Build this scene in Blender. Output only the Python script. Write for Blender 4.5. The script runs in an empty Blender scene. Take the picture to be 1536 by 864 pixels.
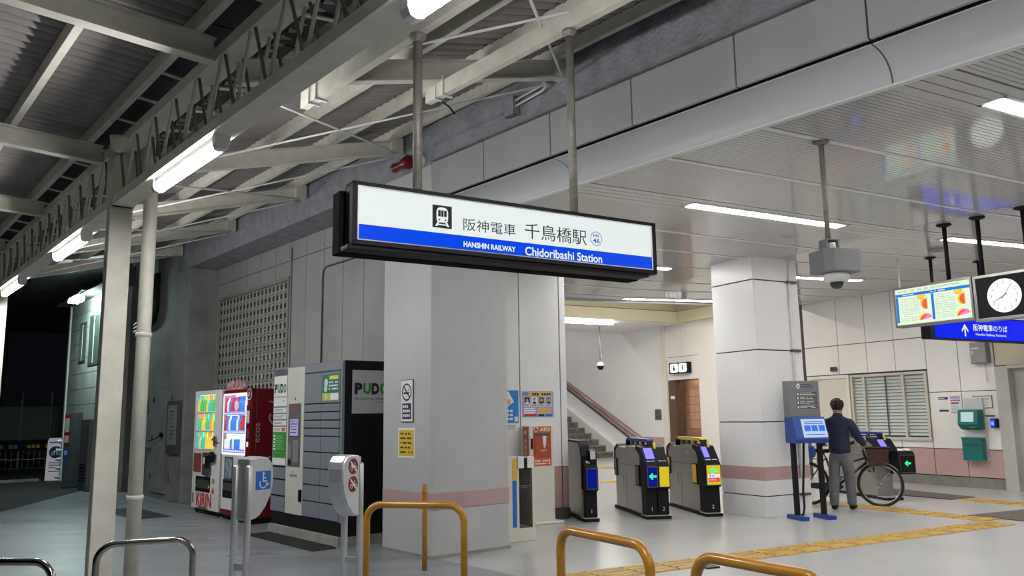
import bpy, bmesh, math, random
from math import sin, cos, pi, radians
from mathutils import Vector, Matrix
random.seed(7)
SC = bpy.context.scene
COL = SC.collection

# ------------------------------------------------------------------ camera
EYE = Vector((0.0, 0.0, 1.5))
PITCH, ROLL = radians(8.790), radians(-0.874)
_f = Vector((0, cos(PITCH), sin(PITCH))); _u = Vector((0, -sin(PITCH), cos(PITCH))); _r = Vector((1, 0, 0))
RT = cos(ROLL) * _r + sin(ROLL) * _u
UP = -sin(ROLL) * _r + cos(ROLL) * _u
cam_data = bpy.data.cameras.new('camera')
cam_data.sensor_width = 36.0
cam_data.lens = 1231.34 / 1536 * 36
cam_data.clip_start = 0.05
cam_data.clip_end = 300
cam = bpy.data.objects.new('camera', cam_data)
COL.objects.link(cam)
cam.matrix_world = Matrix(((RT.x, UP.x, -_f.x, EYE.x), (RT.y, UP.y, -_f.y, EYE.y), (RT.z, UP.z, -_f.z, EYE.z), (0, 0, 0, 1)))
SC.camera = cam

# ------------------------------------------------------------------ world, exposure
world = bpy.data.worlds.new('night_sky'); SC.world = world
world.use_nodes = True
bg = world.node_tree.nodes['Background']
bg.inputs[0].default_value = (0.035, 0.042, 0.055, 1)
bg.inputs[1].default_value = 0.06
SC.view_settings.view_transform = 'Standard'
SC.view_settings.look = 'None'
SC.view_settings.gamma = 1.0
SC.view_settings.use_curve_mapping = False
SC.view_settings.exposure = 0.0
CEIL_L = 56.0      # radiance of the concourse light strips
TRUSS_L = 150.0     # radiance of the batten lights under the canopy truss
HALL_L = 90.0      # radiance of the strips in the hall behind the gates

# ------------------------------------------------------------------ frames (right/away = u, away/left = v)
ANG = {'F': radians(-40.155), 'C': radians(-28.970), 'G': radians(-8.921), 'S': radians(-31.936), 'W': 0.0}
def wpt(fr, u, v, z=0.0):
    a = ANG[fr]
    return Vector((u * cos(a) + v * sin(a), -u * sin(a) + v * cos(a), z))

# ------------------------------------------------------------------ materials
MATS = {}
def mat(name, col, rough=0.5, metal=0.0, var=0.08, scale=4.0, bump=0.0, bscale=40.0, coat=0.0, emit=None, estr=0.0,
        dark=None, stretch=None, rvar=0.0, spec=0.5):
    if name in MATS: return MATS[name]
    m = bpy.data.materials.new(name); m.use_nodes = True
    nt = m.node_tree; N = nt.nodes; L = nt.links
    b = N['Principled BSDF']
    b.inputs['Specular IOR Level'].default_value = spec
    b.inputs['Roughness'].default_value = rough
    b.inputs['Metallic'].default_value = metal
    b.inputs['Coat Weight'].default_value = coat
    b.inputs['Coat Roughness'].default_value = 0.08
    c = (col[0], col[1], col[2], 1)
    b.inputs['Base Color'].default_value = c
    if var or bump or rvar:
        tc = N.new('ShaderNodeTexCoord')
        mp = N.new('ShaderNodeMapping')
        if stretch: mp.inputs['Scale'].default_value = stretch
        L.new(tc.outputs['Object'], mp.inputs['Vector'])
    if var:
        n = N.new('ShaderNodeTexNoise'); n.inputs['Scale'].default_value = scale; n.inputs['Detail'].default_value = 6
        n.inputs['Roughness'].default_value = 0.6
        L.new(mp.outputs[0], n.inputs['Vector'])
        r = N.new('ShaderNodeValToRGB')
        d = dark if dark else tuple(x * (1 - var * 2) for x in col)
        r.color_ramp.elements[0].position = 0.32; r.color_ramp.elements[0].color = (d[0], d[1], d[2], 1)
        r.color_ramp.elements[1].position = 0.62; r.color_ramp.elements[1].color = c
        L.new(n.outputs['Fac'], r.inputs['Fac']); L.new(r.outputs['Color'], b.inputs['Base Color'])
        if rvar:
            mr = N.new('ShaderNodeMapRange')
            mr.inputs['From Min'].default_value = 0.3; mr.inputs['From Max'].default_value = 0.7
            mr.inputs['To Min'].default_value = rough + rvar; mr.inputs['To Max'].default_value = rough - rvar
            L.new(n.outputs['Fac'], mr.inputs['Value']); L.new(mr.outputs[0], b.inputs['Roughness'])
    if bump:
        n2 = N.new('ShaderNodeTexNoise'); n2.inputs['Scale'].default_value = bscale; n2.inputs['Detail'].default_value = 4
        L.new(mp.outputs[0], n2.inputs['Vector'])
        bp = N.new('ShaderNodeBump'); bp.inputs['Strength'].default_value = bump; bp.inputs['Distance'].default_value = 0.02
        L.new(n2.outputs['Fac'], bp.inputs['Height']); L.new(bp.outputs[0], b.inputs['Normal'])
    if emit:
        b.inputs['Emission Color'].default_value = (emit[0], emit[1], emit[2], 1)
        b.inputs['Emission Strength'].default_value = estr
    MATS[name] = m
    return m

def glow(name, col, s):
    return mat(name, (col[0] * .06, col[1] * .06, col[2] * .06), 0.4, var=0, emit=col, estr=s, spec=.12)

def ribbed(name, col, axis, pitch, rough=0.22, depth=0.6, coat=0.0, var=0.0):
    m = mat(name, col, rough, var=var, coat=coat)
    nt = m.node_tree; N = nt.nodes; L = nt.links
    tc = N.new('ShaderNodeTexCoord'); w = N.new('ShaderNodeTexWave')
    w.wave_type = 'BANDS'; w.bands_direction = axis; w.wave_profile = 'SIN'
    w.inputs['Scale'].default_value = 2 * pi / (20 * pitch)
    L.new(tc.outputs['Object'], w.inputs['Vector'])
    bp = N.new('ShaderNodeBump'); bp.inputs['Strength'].default_value = depth; bp.inputs['Distance'].default_value = 0.008
    L.new(w.outputs['Fac'], bp.inputs['Height']); L.new(bp.outputs[0], N['Principled BSDF'].inputs['Normal'])
    return m

M_WHITE = mat('white_enamel_panel', (.81, .81, .82), .28, var=.02, scale=1.5, bump=.05, bscale=120)
M_WARM = mat('warm_white_panel', (.83, .805, .775), .30, var=.02, scale=1.5, bump=.05, bscale=120)
M_PINK = mat('dusty_pink_enamel', (.52, .34, .33), .32, var=.03, scale=2)
M_PINKP = mat('dusty_pink_paint', (.46, .33, .33), .6, var=.05, scale=3)
M_JOINT = mat('joint_shadow_gap', (.05, .045, .045), .7, var=0)
M_PILLAR = mat('pillar_paint', (.50, .51, .52), .42, var=.05, scale=1.2, bump=.10, bscale=220)
M_FACADE = mat('grey_facade_panel', (.36, .37, .37), .5, var=.06, scale=1.5, bump=.06, bscale=150)
M_COVE = mat('light_cove_panel', (.46, .47, .49), .4, var=.03, scale=1.0)
M_PLASTER = mat('rough_grey_plaster', (.31, .32, .35), .85, var=.16, scale=5, bump=1.0, bscale=26)
M_WALLG = mat('grey_wall_panel', (.36, .37, .36), .6, var=.08, scale=1.4, bump=.05, bscale=90)
M_CONCW = mat('weathered_wall_paint', (.30, .30, .29), .75, var=.16, scale=2.2, bump=.2, bscale=40)
M_CREAM = mat('cream_steel_paint', (.70, .685, .60), .5, var=.09, scale=5, bump=.05, bscale=60)
M_SHEET = mat('weathered_roof_sheet', (.27, .245, .24), .6, var=.14, scale=3)
def grooved(name, col, band_col, pitch):
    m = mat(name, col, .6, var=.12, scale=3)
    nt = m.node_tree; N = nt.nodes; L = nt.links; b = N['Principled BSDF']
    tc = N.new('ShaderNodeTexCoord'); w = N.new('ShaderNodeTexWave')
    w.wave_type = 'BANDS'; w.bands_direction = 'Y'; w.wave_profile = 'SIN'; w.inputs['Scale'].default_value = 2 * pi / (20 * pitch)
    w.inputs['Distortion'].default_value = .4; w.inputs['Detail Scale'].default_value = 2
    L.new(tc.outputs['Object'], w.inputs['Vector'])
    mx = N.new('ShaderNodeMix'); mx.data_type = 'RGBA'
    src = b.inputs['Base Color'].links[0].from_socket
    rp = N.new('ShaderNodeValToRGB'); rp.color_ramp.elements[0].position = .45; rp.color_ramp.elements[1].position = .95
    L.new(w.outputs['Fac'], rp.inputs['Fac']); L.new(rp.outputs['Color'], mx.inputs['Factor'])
    L.new(src, mx.inputs[6]); mx.inputs[7].default_value = (*band_col, 1); L.new(mx.outputs[2], b.inputs['Base Color'])
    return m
M_CORR = grooved('corrugated_sheet_banded', (.29, .27, .265), (.095, .083, .08), .13)  # darker bands in the grooves, raising the contrast of the corrugation
M_BLACKSHEET = mat('black_gutter_sheet', (.006, .007, .010), .45, var=.5, scale=3, dark=(.022, .025, .03), spec=.3)
M_FLOOR = mat('smooth_concrete_floor', (.47, .47, .465), .24, var=.07, scale=.9, bump=.04, bscale=14, rvar=.025)
M_PAVE = mat('grey_pavement_concrete', (.28, .30, .325), .36, var=.16, scale=.8, bump=.10, bscale=20, rvar=.12, stretch=(.5, 1.6, 1))
M_ASPHALT = mat('dark_asphalt', (.035, .033, .034), .85, var=.2, scale=2, bump=.5, bscale=180)
M_CEIL = mat('glossy_ceiling_panel', (.56, .56, .55), .07, var=0)
M_PLANK = mat('smooth_ceiling_plank', (.56, .56, .55), .14, var=0)
M_STRIP = mat('ceiling_cover_strip', (.66, .66, .65), .3, var=0)
M_BLACK = mat('black_satin', (.010, .010, .012), .55, var=0, spec=.18)
M_SIGNBODY = mat('matt_black_sign_body', (.008, .008, .010), .9, var=0, spec=.04)
M_DKGREY = mat('dark_grey_paint', (.09, .09, .095), .45, var=.05)
M_MIDGREY = mat('mid_grey_paint', (.22, .22, .23), .5, var=.05)
M_STEEL = mat('brushed_stainless', (.40, .385, .37), .30, .85, var=.04, scale=3, bump=.04, bscale=200)
M_CHROME = mat('polished_stainless', (.42, .39, .37), .16, 1.0, var=.10, scale=12)
M_ALU = mat('satin_aluminium', (.66, .67, .69), .36, .75, var=.05, scale=6)
M_RAILY = mat('mustard_rail_paint', (.50, .23, .018), .28, var=.12, scale=9, coat=.3)
M_GALV = mat('galvanised_pole', (.30, .28, .26), .55, .3, var=.18, scale=14)
M_WHITEP = mat('white_powder_coat', (.78, .78, .78), .35, var=.02)
M_CREAMP = mat('cream_powder_coat', (.74, .72, .64), .38, var=.02)
M_LOCKG = mat('slate_grey_locker', (.20, .225, .26), .42, var=.03, scale=2, bump=.05, bscale=260)
M_LOCKW = mat('off_white_locker', (.60, .60, .55), .42, var=.03, scale=2, bump=.05, bscale=260)
M_RED = mat('deep_red_paint', (.15, .005, .010), .3, var=.05)
M_TEAL = mat('teal_plastic', (.005, .16, .15), .4, var=.03)
M_BLUE = mat('royal_blue_paint', (.008, .055, .30), .35, var=.04)
M_YELLOW = mat('tactile_yellow', (.56, .36, .07), .6, var=.12, scale=3)
M_PAPER = mat('printed_paper', (.78, .78, .77), .6, var=.01)
M_INK = mat('black_ink', (.01, .01, .012), .5, var=0)
M_GREYINK = mat('grey_ink', (.30, .30, .33), .6, var=0)
M_BLUEINK = mat('blue_ink', (.01, .15, .62), .5, var=0)
M_NAVY = mat('navy_ink', (.012, .018, .08), .5, var=0)
M_REDINK = mat('red_ink', (.55, .02, .02), .5, var=0)
M_DKRED = mat('dark_red_disc', (.20, .008, .012), .45, var=0)
M_GREENINK = mat('leaf_green_ink', (.03, .30, .04), .5, var=0)
M_LILAC = mat('lilac_ink', (.38, .34, .62), .5, var=0)
M_YELINK = mat('yellow_ink', (.72, .50, .04), .5, var=0)
M_ORANGE = mat('aed_orange_ink', (.62, .13, .03), .45, var=0)
M_SKIN = mat('skin_tone', (.42, .25, .18), .55, var=.04)
M_GLASS = mat('dark_glass', (.05, .06, .06), .06, var=0)
M_TUBE = glow('led_tube_diffuser', (1.0, .985, .96), TRUSS_L)
M_CEILTUBE = glow('ceiling_light_diffuser', (1.0, .975, .94), CEIL_L)
M_HALLTUBE = glow('hall_light_diffuser', (1.0, .965, .90), HALL_L)
M_SIGNW = glow('backlit_white', (.90, .98, .97), .84)
M_SIGNB = glow('backlit_blue', (.0, .062, .80), .95)
M_SIGNB2 = glow('backlit_deep_blue', (.0, .012, .85), 1.0)

# ------------------------------------------------------------------ mesh builder
class MB:
    def __init__(s): s.v = []; s.f = []; s.sm = []
    def add(s, vs, fs, smooth=False):
        o = len(s.v); s.v += [tuple(p) for p in vs]
        s.f += [tuple(i + o for i in f) for f in fs]; s.sm += [smooth] * len(fs); return s
    def box(s, x0, x1, y0, y1, z0, z1):
        x0, x1 = min(x0, x1), max(x0, x1); y0, y1 = min(y0, y1), max(y0, y1); z0, z1 = min(z0, z1), max(z0, z1)
        return s.add([(x0, y0, z0), (x1, y0, z0), (x1, y1, z0), (x0, y1, z0), (x0, y0, z1), (x1, y0, z1), (x1, y1, z1), (x0, y1, z1)],
                     [(3, 2, 1, 0), (4, 5, 6, 7), (0, 1, 5, 4), (1, 2, 6, 5), (2, 3, 7, 6), (3, 0, 4, 7)])
    def prism(s, poly, ax, a0, a1):
        """poly: 2D points; ax = axis of extrusion. x: (y,z)  y: (x,z)  z: (x,y)"""
        n = len(poly)
        def P(p, a): return {'x': (a, p[0], p[1]), 'y': (p[0], a, p[1]), 'z': (p[0], p[1], a)}[ax]
        vs = [P(p, a0) for p in poly] + [P(p, a1) for p in poly]
        area = sum(poly[i][0] * poly[(i + 1) % n][1] - poly[(i + 1) % n][0] * poly[i][1] for i in range(n))
        fs = [tuple(range(n - 1, -1, -1)), tuple(range(n, 2 * n))] + [(i, (i + 1) % n, n + (i + 1) % n, n + i) for i in range(n)]
        flip = (area < 0) ^ (a1 < a0) ^ (ax == 'y')
        if flip: fs = [tuple(reversed(f)) for f in fs]
        return s.add(vs, fs)
    def tube(s, pts, r, n=8, caps=True, smooth=True):
        pts = [Vector(p) for p in pts]; rings = []
        t0 = (pts[1] - pts[0]).normalized()
        ref = Vector((0, 0, 1)) if abs(t0.z) < .9 else Vector((1, 0, 0))
        nrm = (ref - t0 * ref.dot(t0)).normalized()
        for i, p in enumerate(pts):
            a = pts[max(i - 1, 0)]; b = pts[min(i + 1, len(pts) - 1)]
            t = (b - a).normalized()
            nrm = (nrm - t * nrm.dot(t)).normalized(); bn = t.cross(nrm)
            k = 1.0
            if 0 < i < len(pts) - 1:
                c = (pts[i] - a).normalized().dot(t); k = 1 / max(c, .5)
            rr = r[i] if isinstance(r, (list, tuple)) else r
            rings.append([p + (nrm * cos(2 * pi * j / n) + bn * sin(2 * pi * j / n)) * rr * (k if k < 1.2 else 1.0) for j in range(n)])
        vs = [q for ring in rings for q in ring]; fs = []
        for i in range(len(pts) - 1):
            for j in range(n):
                fs.append((i * n + j, i * n + (j + 1) % n, (i + 1) * n + (j + 1) % n, (i + 1) * n + j))
        s.add(vs, fs, smooth)
        if caps:
            o = len(s.v) - len(vs); m = (len(pts) - 1) * n
            s.f.append(tuple(o + j for j in range(n - 1, -1, -1))); s.sm.append(False)
            s.f.append(tuple(o + m + j for j in range(n))); s.sm.append(False)
        return s
    def lathe(s, prof, n=16, c=(0, 0, 0), axis='z'):
        def P(r, h, a):
            x, y = r * cos(a), r * sin(a)
            q = {'z': (x, y, h), 'y': (x, h, y), 'x': (h, x, y)}[axis]
            return (q[0] + c[0], q[1] + c[1], q[2] + c[2])
        vs = [P(max(r, 1e-4), h, 2 * pi * j / n) for r, h in prof for j in range(n)]; fs = []
        for i in range(len(prof) - 1):
            for j in range(n):
                fs.append((i * n + j, i * n + (j + 1) % n, (i + 1) * n + (j + 1) % n, (i + 1) * n + j))
        if axis == 'y': fs = [tuple(reversed(f)) for f in fs]
        return s.add(vs, fs, True)
    def quad(s, a, b, c, d): return s.add([a, b, c, d], [(0, 1, 2, 3)])
    def disc(s, c, r, axis='y', n=24, t=.001, r2=None):
        """flat disc (or ellipse / ring with r2) facing -axis at c"""
        def P(rr, a, off):
            x, y = rr * cos(a), rr * sin(a)
            q = {'y': (x, off, y), 'z': (x, y, off), 'x': (off, x, y)}[axis]
            return (q[0] + c[0], q[1] + c[1], q[2] + c[2])
        if r2 is None:
            return s.add([P(r, 2 * pi * j / n, 0) for j in range(n)] + [P(r, 2 * pi * j / n, t) for j in range(n)],
                         [tuple(range(n)), tuple(range(2 * n - 1, n - 1, -1))] + [(j, n + j, n + (j + 1) % n, (j + 1) % n) for j in range(n)])
        vs = [P(r, 2 * pi * j / n, 0) for j in range(n)] + [P(r2, 2 * pi * j / n, 0) for j in range(n)]
        return s.add(vs, [(j, (j + 1) % n, n + (j + 1) % n, n + j) for j in range(n)])
    def mesh(s, name):
        m = bpy.data.meshes.new(name); m.from_pydata(s.v, [], s.f)
        m.polygons.foreach_set('use_smooth', s.sm); m.update()
        return m

def tag(o, label=None, cat=None, group=None, kind=None):
    if label: o['label'] = label
    if cat: o['category'] = cat
    if group: o['group'] = group
    if kind: o['kind'] = kind
    return o

def obj(name, mb, m, parent=None, bevel=0, fix=True, **k):
    me = mb if isinstance(mb, bpy.types.Mesh) else mb.mesh(name)
    if fix and not isinstance(mb, bpy.types.Mesh):
        b = bmesh.new(); b.from_mesh(me); bmesh.ops.recalc_face_normals(b, faces=b.faces); b.to_mesh(me); b.free()
    if not me.materials: me.materials.append(m)
    o = bpy.data.objects.new(name, me); COL.objects.link(o)
    if parent: o.parent = parent
    if bevel:
        md = o.modifiers.new('edge', 'BEVEL'); md.width = bevel; md.segments = 2; md.limit_method = 'ANGLE'; md.angle_limit = radians(40)
    return tag(o, **k)

def clone(o, parent, loc=None, name=None):
    c = o.copy(); COL.objects.link(c); c.parent = parent
    if loc is not None: c.location = loc
    return c

def clone_tree(root, loc=None):
    r = root.copy(); COL.objects.link(r)
    if loc is not None: r.location = loc
    for ch in list(root.children):
        c = ch.copy(); COL.objects.link(c); c.parent = r
        for g in list(ch.children):
            d = g.copy(); COL.objects.link(d); d.parent = c
    return r

def thing(name, label, cat, fr, u, v, z=0.0, turn=0.0, group=None):
    """Empty at the base of a thing. Local x = u, y = v of its frame, turned by `turn` degrees about z."""
    o = bpy.data.objects.new(name, None); COL.objects.link(o)
    o.empty_display_size = .1
    o.location = wpt(fr, u, v, z); o.rotation_euler = (0, 0, -ANG[fr] + radians(turn))
    return tag(o, label, cat, group)

def struct(name, mb, m, fr='W', parent=None, bevel=0, label=None):
    o = obj(name, mb, m, parent, bevel)
    if not parent:
        o.rotation_euler = (0, 0, -ANG[fr]); o['kind'] = 'structure'
    if label: o['label'] = label
    return o

# lettering: real (thin) mesh from Blender's own font, facing local -y by default
def text(body, parent, m, x0, x1, z0, z1, y, name='lettering', face='-y', squash=True, shear=0.0, bold=0.0, rot=0.0):
    c = bpy.data.curves.new('t', 'FONT'); c.body = body; c.resolution_u = 3; c.shear = shear; c.offset = bold
    c.fill_mode = 'FRONT'
    t = bpy.data.objects.new('t', c); COL.objects.link(t)
    dg = bpy.context.evaluated_depsgraph_get()
    me = bpy.data.meshes.new_from_object(t.evaluated_get(dg))
    bpy.data.objects.remove(t); bpy.data.curves.remove(c)
    if not me.vertices: return None
    if rot:
        me.transform(Matrix.Rotation(rot, 4, 'Z'))
    xs = [v.co.x for v in me.vertices]; ys = [v.co.y for v in me.vertices]
    a, b, d, e = min(xs), max(xs), min(ys), max(ys)
    sx = (x1 - x0) / (b - a); sy = (z1 - z0) / (e - d)
    if not squash: sx = sy = min(sx, sy)
    ox = (x0 + x1) / 2 - sx * (a + b) / 2; oz = (z0 + z1) / 2 - sy * (d + e) / 2
    for v in me.vertices:
        X, Z = v.co.x * sx + ox, v.co.y * sy + oz
        v.co = {'-y': (X, y, Z), '-x': (y, -X, Z), 'y': (-X, y, Z), 'x': (y, X, Z)}[face]
    me.name = name; me.materials.clear(); me.materials.append(m)
    o = bpy.data.objects.new(name, me); COL.objects.link(o); o.parent = parent
    return o

def plate(parent, m, x0, x1, z0, z1, y, t=.002, name='printed_field', bevel=0, **k):
    return obj(name, MB().box(x0, x1, y, y + t, z0, z1), m, parent, bevel, **k)
def lines(parent, m, x0, x1, z0, z1, y, n, name='printed_line', fill=.5, ragged=.3, seed=1, blocks=0):
    """rows of small print too fine to read: n thin bars (or rows of blocks) in one flat print mesh"""
    rnd = random.Random(seed); mb = MB(); h = (z1 - z0) / n
    for i in range(n):
        zz = z1 - h * (i + .5); w = (x1 - x0) * (1 - ragged * rnd.random())
        if blocks:
            st = (x1 - x0) / blocks; j = 0
            while x0 + j * st < x0 + w:
                if rnd.random() > .12: mb.box(x0 + j * st, x0 + j * st + st * .78, y, y + .001, zz - h * fill / 2, zz + h * fill / 2)
                j += 1
        else: mb.box(x0, x0 + w, y, y + .001, zz - h * fill / 2, zz + h * fill / 2)
    return obj(name, mb, m, parent)

# =================================================================== SETTING
# ---- ground: concrete apron and concourse floor, asphalt road beyond it
def F2(u, v): p = wpt('F', u, v); return (p.x, p.y)
BL0, BL1 = F2(-6.0, 8.0), F2(2.56, 16.6); BL2 = F2(4.75, 20.4); BL3 = F2(5.3, 20.6)
fl = MB().prism([F2(-6, -6), F2(5.46, -6), wpt('C', 20, -6)[:2], wpt('C', 20, 34)[:2], wpt('C', 4, 34)[:2], F2(6.5, 20.6), BL3, BL2, BL1, BL0], 'z', -.12, 0)
floor = struct('floor', fl, M_FLOOR)
pv_ = MB().prism([F2(-6, -6), F2(5.2, -6), F2(5.2, 20.5), BL3, BL2, BL1, BL0], 'z', -.10, .003)
struct('pavement', pv_, M_PAVE)
rd = MB().prism([BL0, BL1, BL2, BL3, F2(6.5, 20.6), F2(9, 60), F2(-30, 60), F2(-30, 8)], 'z', -.14, -.012)
road = struct('road', rd, M_ASPHALT)
# paler kerb line where the road rises to the far houses
kb = MB().box(-12, 4.6, 24.6, 24.85, -.02, .05)
struct('kerb', kb, M_CONCW, 'F')

# ---- wall_left: door wall, pilaster, panelled wall with the glass-block window, girder over it  (frame F)
core = MB()
core.box(5.25, 5.85, 16.45, 19.6, 0, 5.4)                      # door wall
core.box(5.78, 6.0, 8.40, 15.60, 0, 4.45)                      # backing behind the panels
wall_left = struct('wall_left', core, M_CONCW, 'F')
obj('girder', MB().box(5.2, 6.0, 7.47, 16.0, 4.36, 5.75), M_PLASTER, wall_left)
obj('girder', MB().box(5.3, 6.0, 16.0, 19.6, 4.36, 5.75), M_PLASTER, wall_left)
obj('pilaster', MB().box(5.21, 5.9, 15.62, 16.45, 0, 4.36), M_CONCW, wall_left, .02)
pv = [8.45, 9.447, 10.045, 10.65, 11.255, 11.86, 12.39]
WZ0, WZ1, WV0, WV1 = 1.95, 3.72, 12.43, 15.36                   # glass-block window
for i in range(len(pv) - 1):
    obj('wall_panel', MB().box(5.752, 5.785, pv[i] + .006, pv[i + 1] - .006, .02, 4.042), M_WALLG, wall_left, .004)
for a, b in zip([12.39, 12.99, 13.6, 14.2, 14.8], [12.99, 13.6, 14.2, 14.8, 15.61]):
    obj('wall_panel', MB().box(5.752, 5.785, a + .006, b - .006, .02, WZ0 - .05), M_WALLG, wall_left, .004)
    obj('wall_panel', MB().box(5.752, 5.785, a + .006, b - .006, WZ1 + .05, 4.042), M_WALLG, wall_left, .004)
obj('wall_panel', MB().box(5.752, 5.785, WV1 + .05, 15.61, WZ0 - .04, WZ1 + .04), M_WALLG, wall_left, .004)
for a, b in zip(pv[:-1] + [12.39, 12.99, 13.6, 14.2, 14.8], pv[1:] + [12.99, 13.6, 14.2, 14.8, 15.61]):
    obj('wall_panel', MB().box(5.752, 5.785, a + .006, b - .006, 4.058, 4.36), M_WALLG, wall_left, .004)
# panels of the grey door wall (flush service doors in it are built below)
obj('cover_ledge', MB().box(5.185, 5.22, 7.47, 16.0, 4.345, 4.375), M_PLASTER, wall_left)

# ---- window_1: glass blocks, each block a part
wf = MB()
wf.box(5.70, 5.79, WV0 - .06, WV0, WZ0 - .06, WZ1 + .06); wf.box(5.70, 5.79, WV1, WV1 + .06, WZ0 - .06, WZ1 + .06)
wf.box(5.70, 5.79, WV0, WV1, WZ1, WZ1 + .06); wf.box(5.70, 5.79, WV0, WV1, WZ0 - .06, WZ0)
window_1 = struct('window_1', wf, M_CONCW, 'F')
M_GBLOCK = mat('glass_block', (.42, .44, .40), .12, var=.12, scale=30, coat=.6)
M_GBACK = mat('mortar_behind_blocks', (.26, .27, .24), .8, var=.05)
obj('mortar_bed', MB().box(5.745, 5.78, WV0, WV1, WZ0, WZ1), M_GBACK, window_1)
nb, nr = 19, 11
bw, bh = (WV1 - WV0) / nb, (WZ1 - WZ0) / nr
gb = MB(); d = .014
hw, hh = bw / 2 - d / 2, bh / 2 - d / 2
M_LENS = mat('block_hollow', (.035, .04, .035), .15, var=0)
# pillow block with a sunken round lens in the middle
outer = [(-hw, -hh), (0, -hh), (hw, -hh), (hw, 0), (hw, hh), (0, hh), (-hw, hh), (-hw, 0)]
def ring(k, x): return [(x, p[0] * k, p[1] * k) for p in outer]
def circ(r, x): return [(x, r * cos(a), r * sin(a)) for a in [radians(q) for q in (225, 270, 315, 0, 45, 90, 135, 180)]]
rings = [ring(1, 0), ring(1, -.012), ring(.86, -.028), circ(.050, -.030), circ(.040, -.004), circ(.025, .004)]
vs = [p for r_ in rings for p in r_]; fs = []
for i in range(len(rings) - 1):
    for j in range(8): fs.append((i * 8 + j, i * 8 + (j + 1) % 8, (i + 1) * 8 + (j + 1) % 8, (i + 1) * 8 + j))
fs.append(tuple(len(vs) - 8 + j for j in range(8)))
gb.add(vs, fs, True)
NCORE = 17
gme = None
for r in range(nr):
    for c in range(nb):
        p = (5.745, WV0 + bw * (c + .5), WZ0 + bh * (r + .5))
        if gme is None:
            o = obj('glass_block', gb, M_GBLOCK, window_1); gme = o.data
            gme.materials.append(M_LENS)
            for pg in gme.polygons:
                if pg.center.y ** 2 + pg.center.z ** 2 < .042 ** 2: pg.material_index = 1
        else:
            o = bpy.data.objects.new('glass_block', gme); COL.objects.link(o); o.parent = window_1
        o.location = p

# ---- door_1 (double service door) and the low hatch in the grey wall
door_1 = struct('door_1', MB().box(5.235, 5.26, 16.30, 17.42, .10, 2.14), M_JOINT, 'F')
for a, b in ((16.31, 16.86), (16.875, 17.41)):
    leaf = obj('door_leaf', MB().box(5.215, 5.25, a, b, .11, 2.13), M_CONCW, door_1, .004)
hg = MB()
for z in (.35, 1.1, 1.85): hg.box(5.20, 5.235, 17.40, 17.44, z, z + .12); hg.box(5.20, 5.235, 16.28, 16.32, z, z + .12)
obj('hinge', hg, M_DKGREY, door_1)
pb = MB().tube([(5.17, 16.74, 1.22), (5.12, 16.95, 1.14), (5.10, 17.25, 1.10), (5.14, 17.62, 1.12)], .012, 6)
obj('lock_cable', pb, M_BLACK, door_1)
obj('door_knob', MB().lathe([(0, -.07), (.05, -.06), (.055, -.03), (.03, 0)], 12, (5.20, 16.72, 1.22), 'x'), M_BLACK, door_1)
door_2 = struct('door_2', MB().box(5.238, 5.26, 17.93, 18.60, .35, 1.95), M_JOINT, 'F')
obj('door_leaf', MB().box(5.22, 5.25, 17.94, 18.59, .36, 1.94), M_CONCW, door_2, .004)
obj('hatch_plate', MB().box(5.22, 5.25, 17.46, 17.90, .95, 1.6), M_CONCW, wall_left, .004)
obj('door_knob', MB().lathe([(0, -.06), (.04, -.05), (.04, -.02), (.02, 0)], 10, (5.22, 18.05, 1.12), 'x'), M_BLACK, door_2)

# ---- pillar at the corner of the entrance
pillar = struct('pillar', MB().box(5.12, 6.205, 7.455, 8.46, 0, 4.34), M_PILLAR, 'F', bevel=.02)
obj('painted_band', MB().box(5.117, 6.208, 7.447, 8.463, .495, .695), M_PINKP, pillar, .02)
obj('skirting_wear', MB().box(5.116, 6.209, 7.446, 8.464, 0, .035), M_CONCW, pillar)

# ---- entrance beam: panel band, cove under it, rough plaster above
beam = struct('entrance_beam', MB().box(5.152, 5.44, -4.0, 7.45, 3.931, 4.36), M_JOINT, 'F')
bj = [-3.8, -2.76, -1.73, -.70, .325, 1.35, 2.377, 3.405, 4.448, 5.475, 6.50, 7.45]
for a, b in zip(bj[:-1], bj[1:]):
    obj('facade_panel', MB().box(5.12, 5.16, a + .006, b - .006, 3.922, 4.343), M_FACADE, beam, .006)
prof = [(5.165, 3.893), (5.22, 3.893), (5.30, 3.872), (5.36, 3.835), (5.40, 3.785), (5.42, 3.735), (5.425, 3.69)]
inn = [(5.46, 3.69), (5.46, 3.902), (5.165, 3.902)]
cj = [-3.8, -.70, 2.377, 5.475, 7.45]
for a, b in zip(cj[:-1], cj[1:]):
    c = MB().prism(prof + inn, 'y', a + .006, b - .006)
    o = obj('cove_panel', c, M_COVE, beam)
    for p in o.data.polygons:
        p.use_smooth = True
    o.data.set_sharp_from_angle(angle=radians(40))
obj('cove_lip', MB().box(5.425, 5.475, -3.8, 7.45, 3.675, 3.692), M_STRIP, beam)
wall_front = struct('wall_front', MB().box(5.16, 5.6, -4.0, 7.46, 4.385, 5.75), M_PLASTER, 'F')
obj('drip_moulding', MB().prism([(5.10, 4.362), (5.17, 4.362), (5.17, 4.40), (5.115, 4.39)], 'y', -4.0, 7.46), M_PLASTER, wall_front, .004)
obj('drip_moulding', MB().prism([(5.13, 4.555), (5.17, 4.55), (5.17, 4.585), (5.14, 4.58)], 'y', 6.1, 7.46), M_PLASTER, wall_front, .004)

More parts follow.
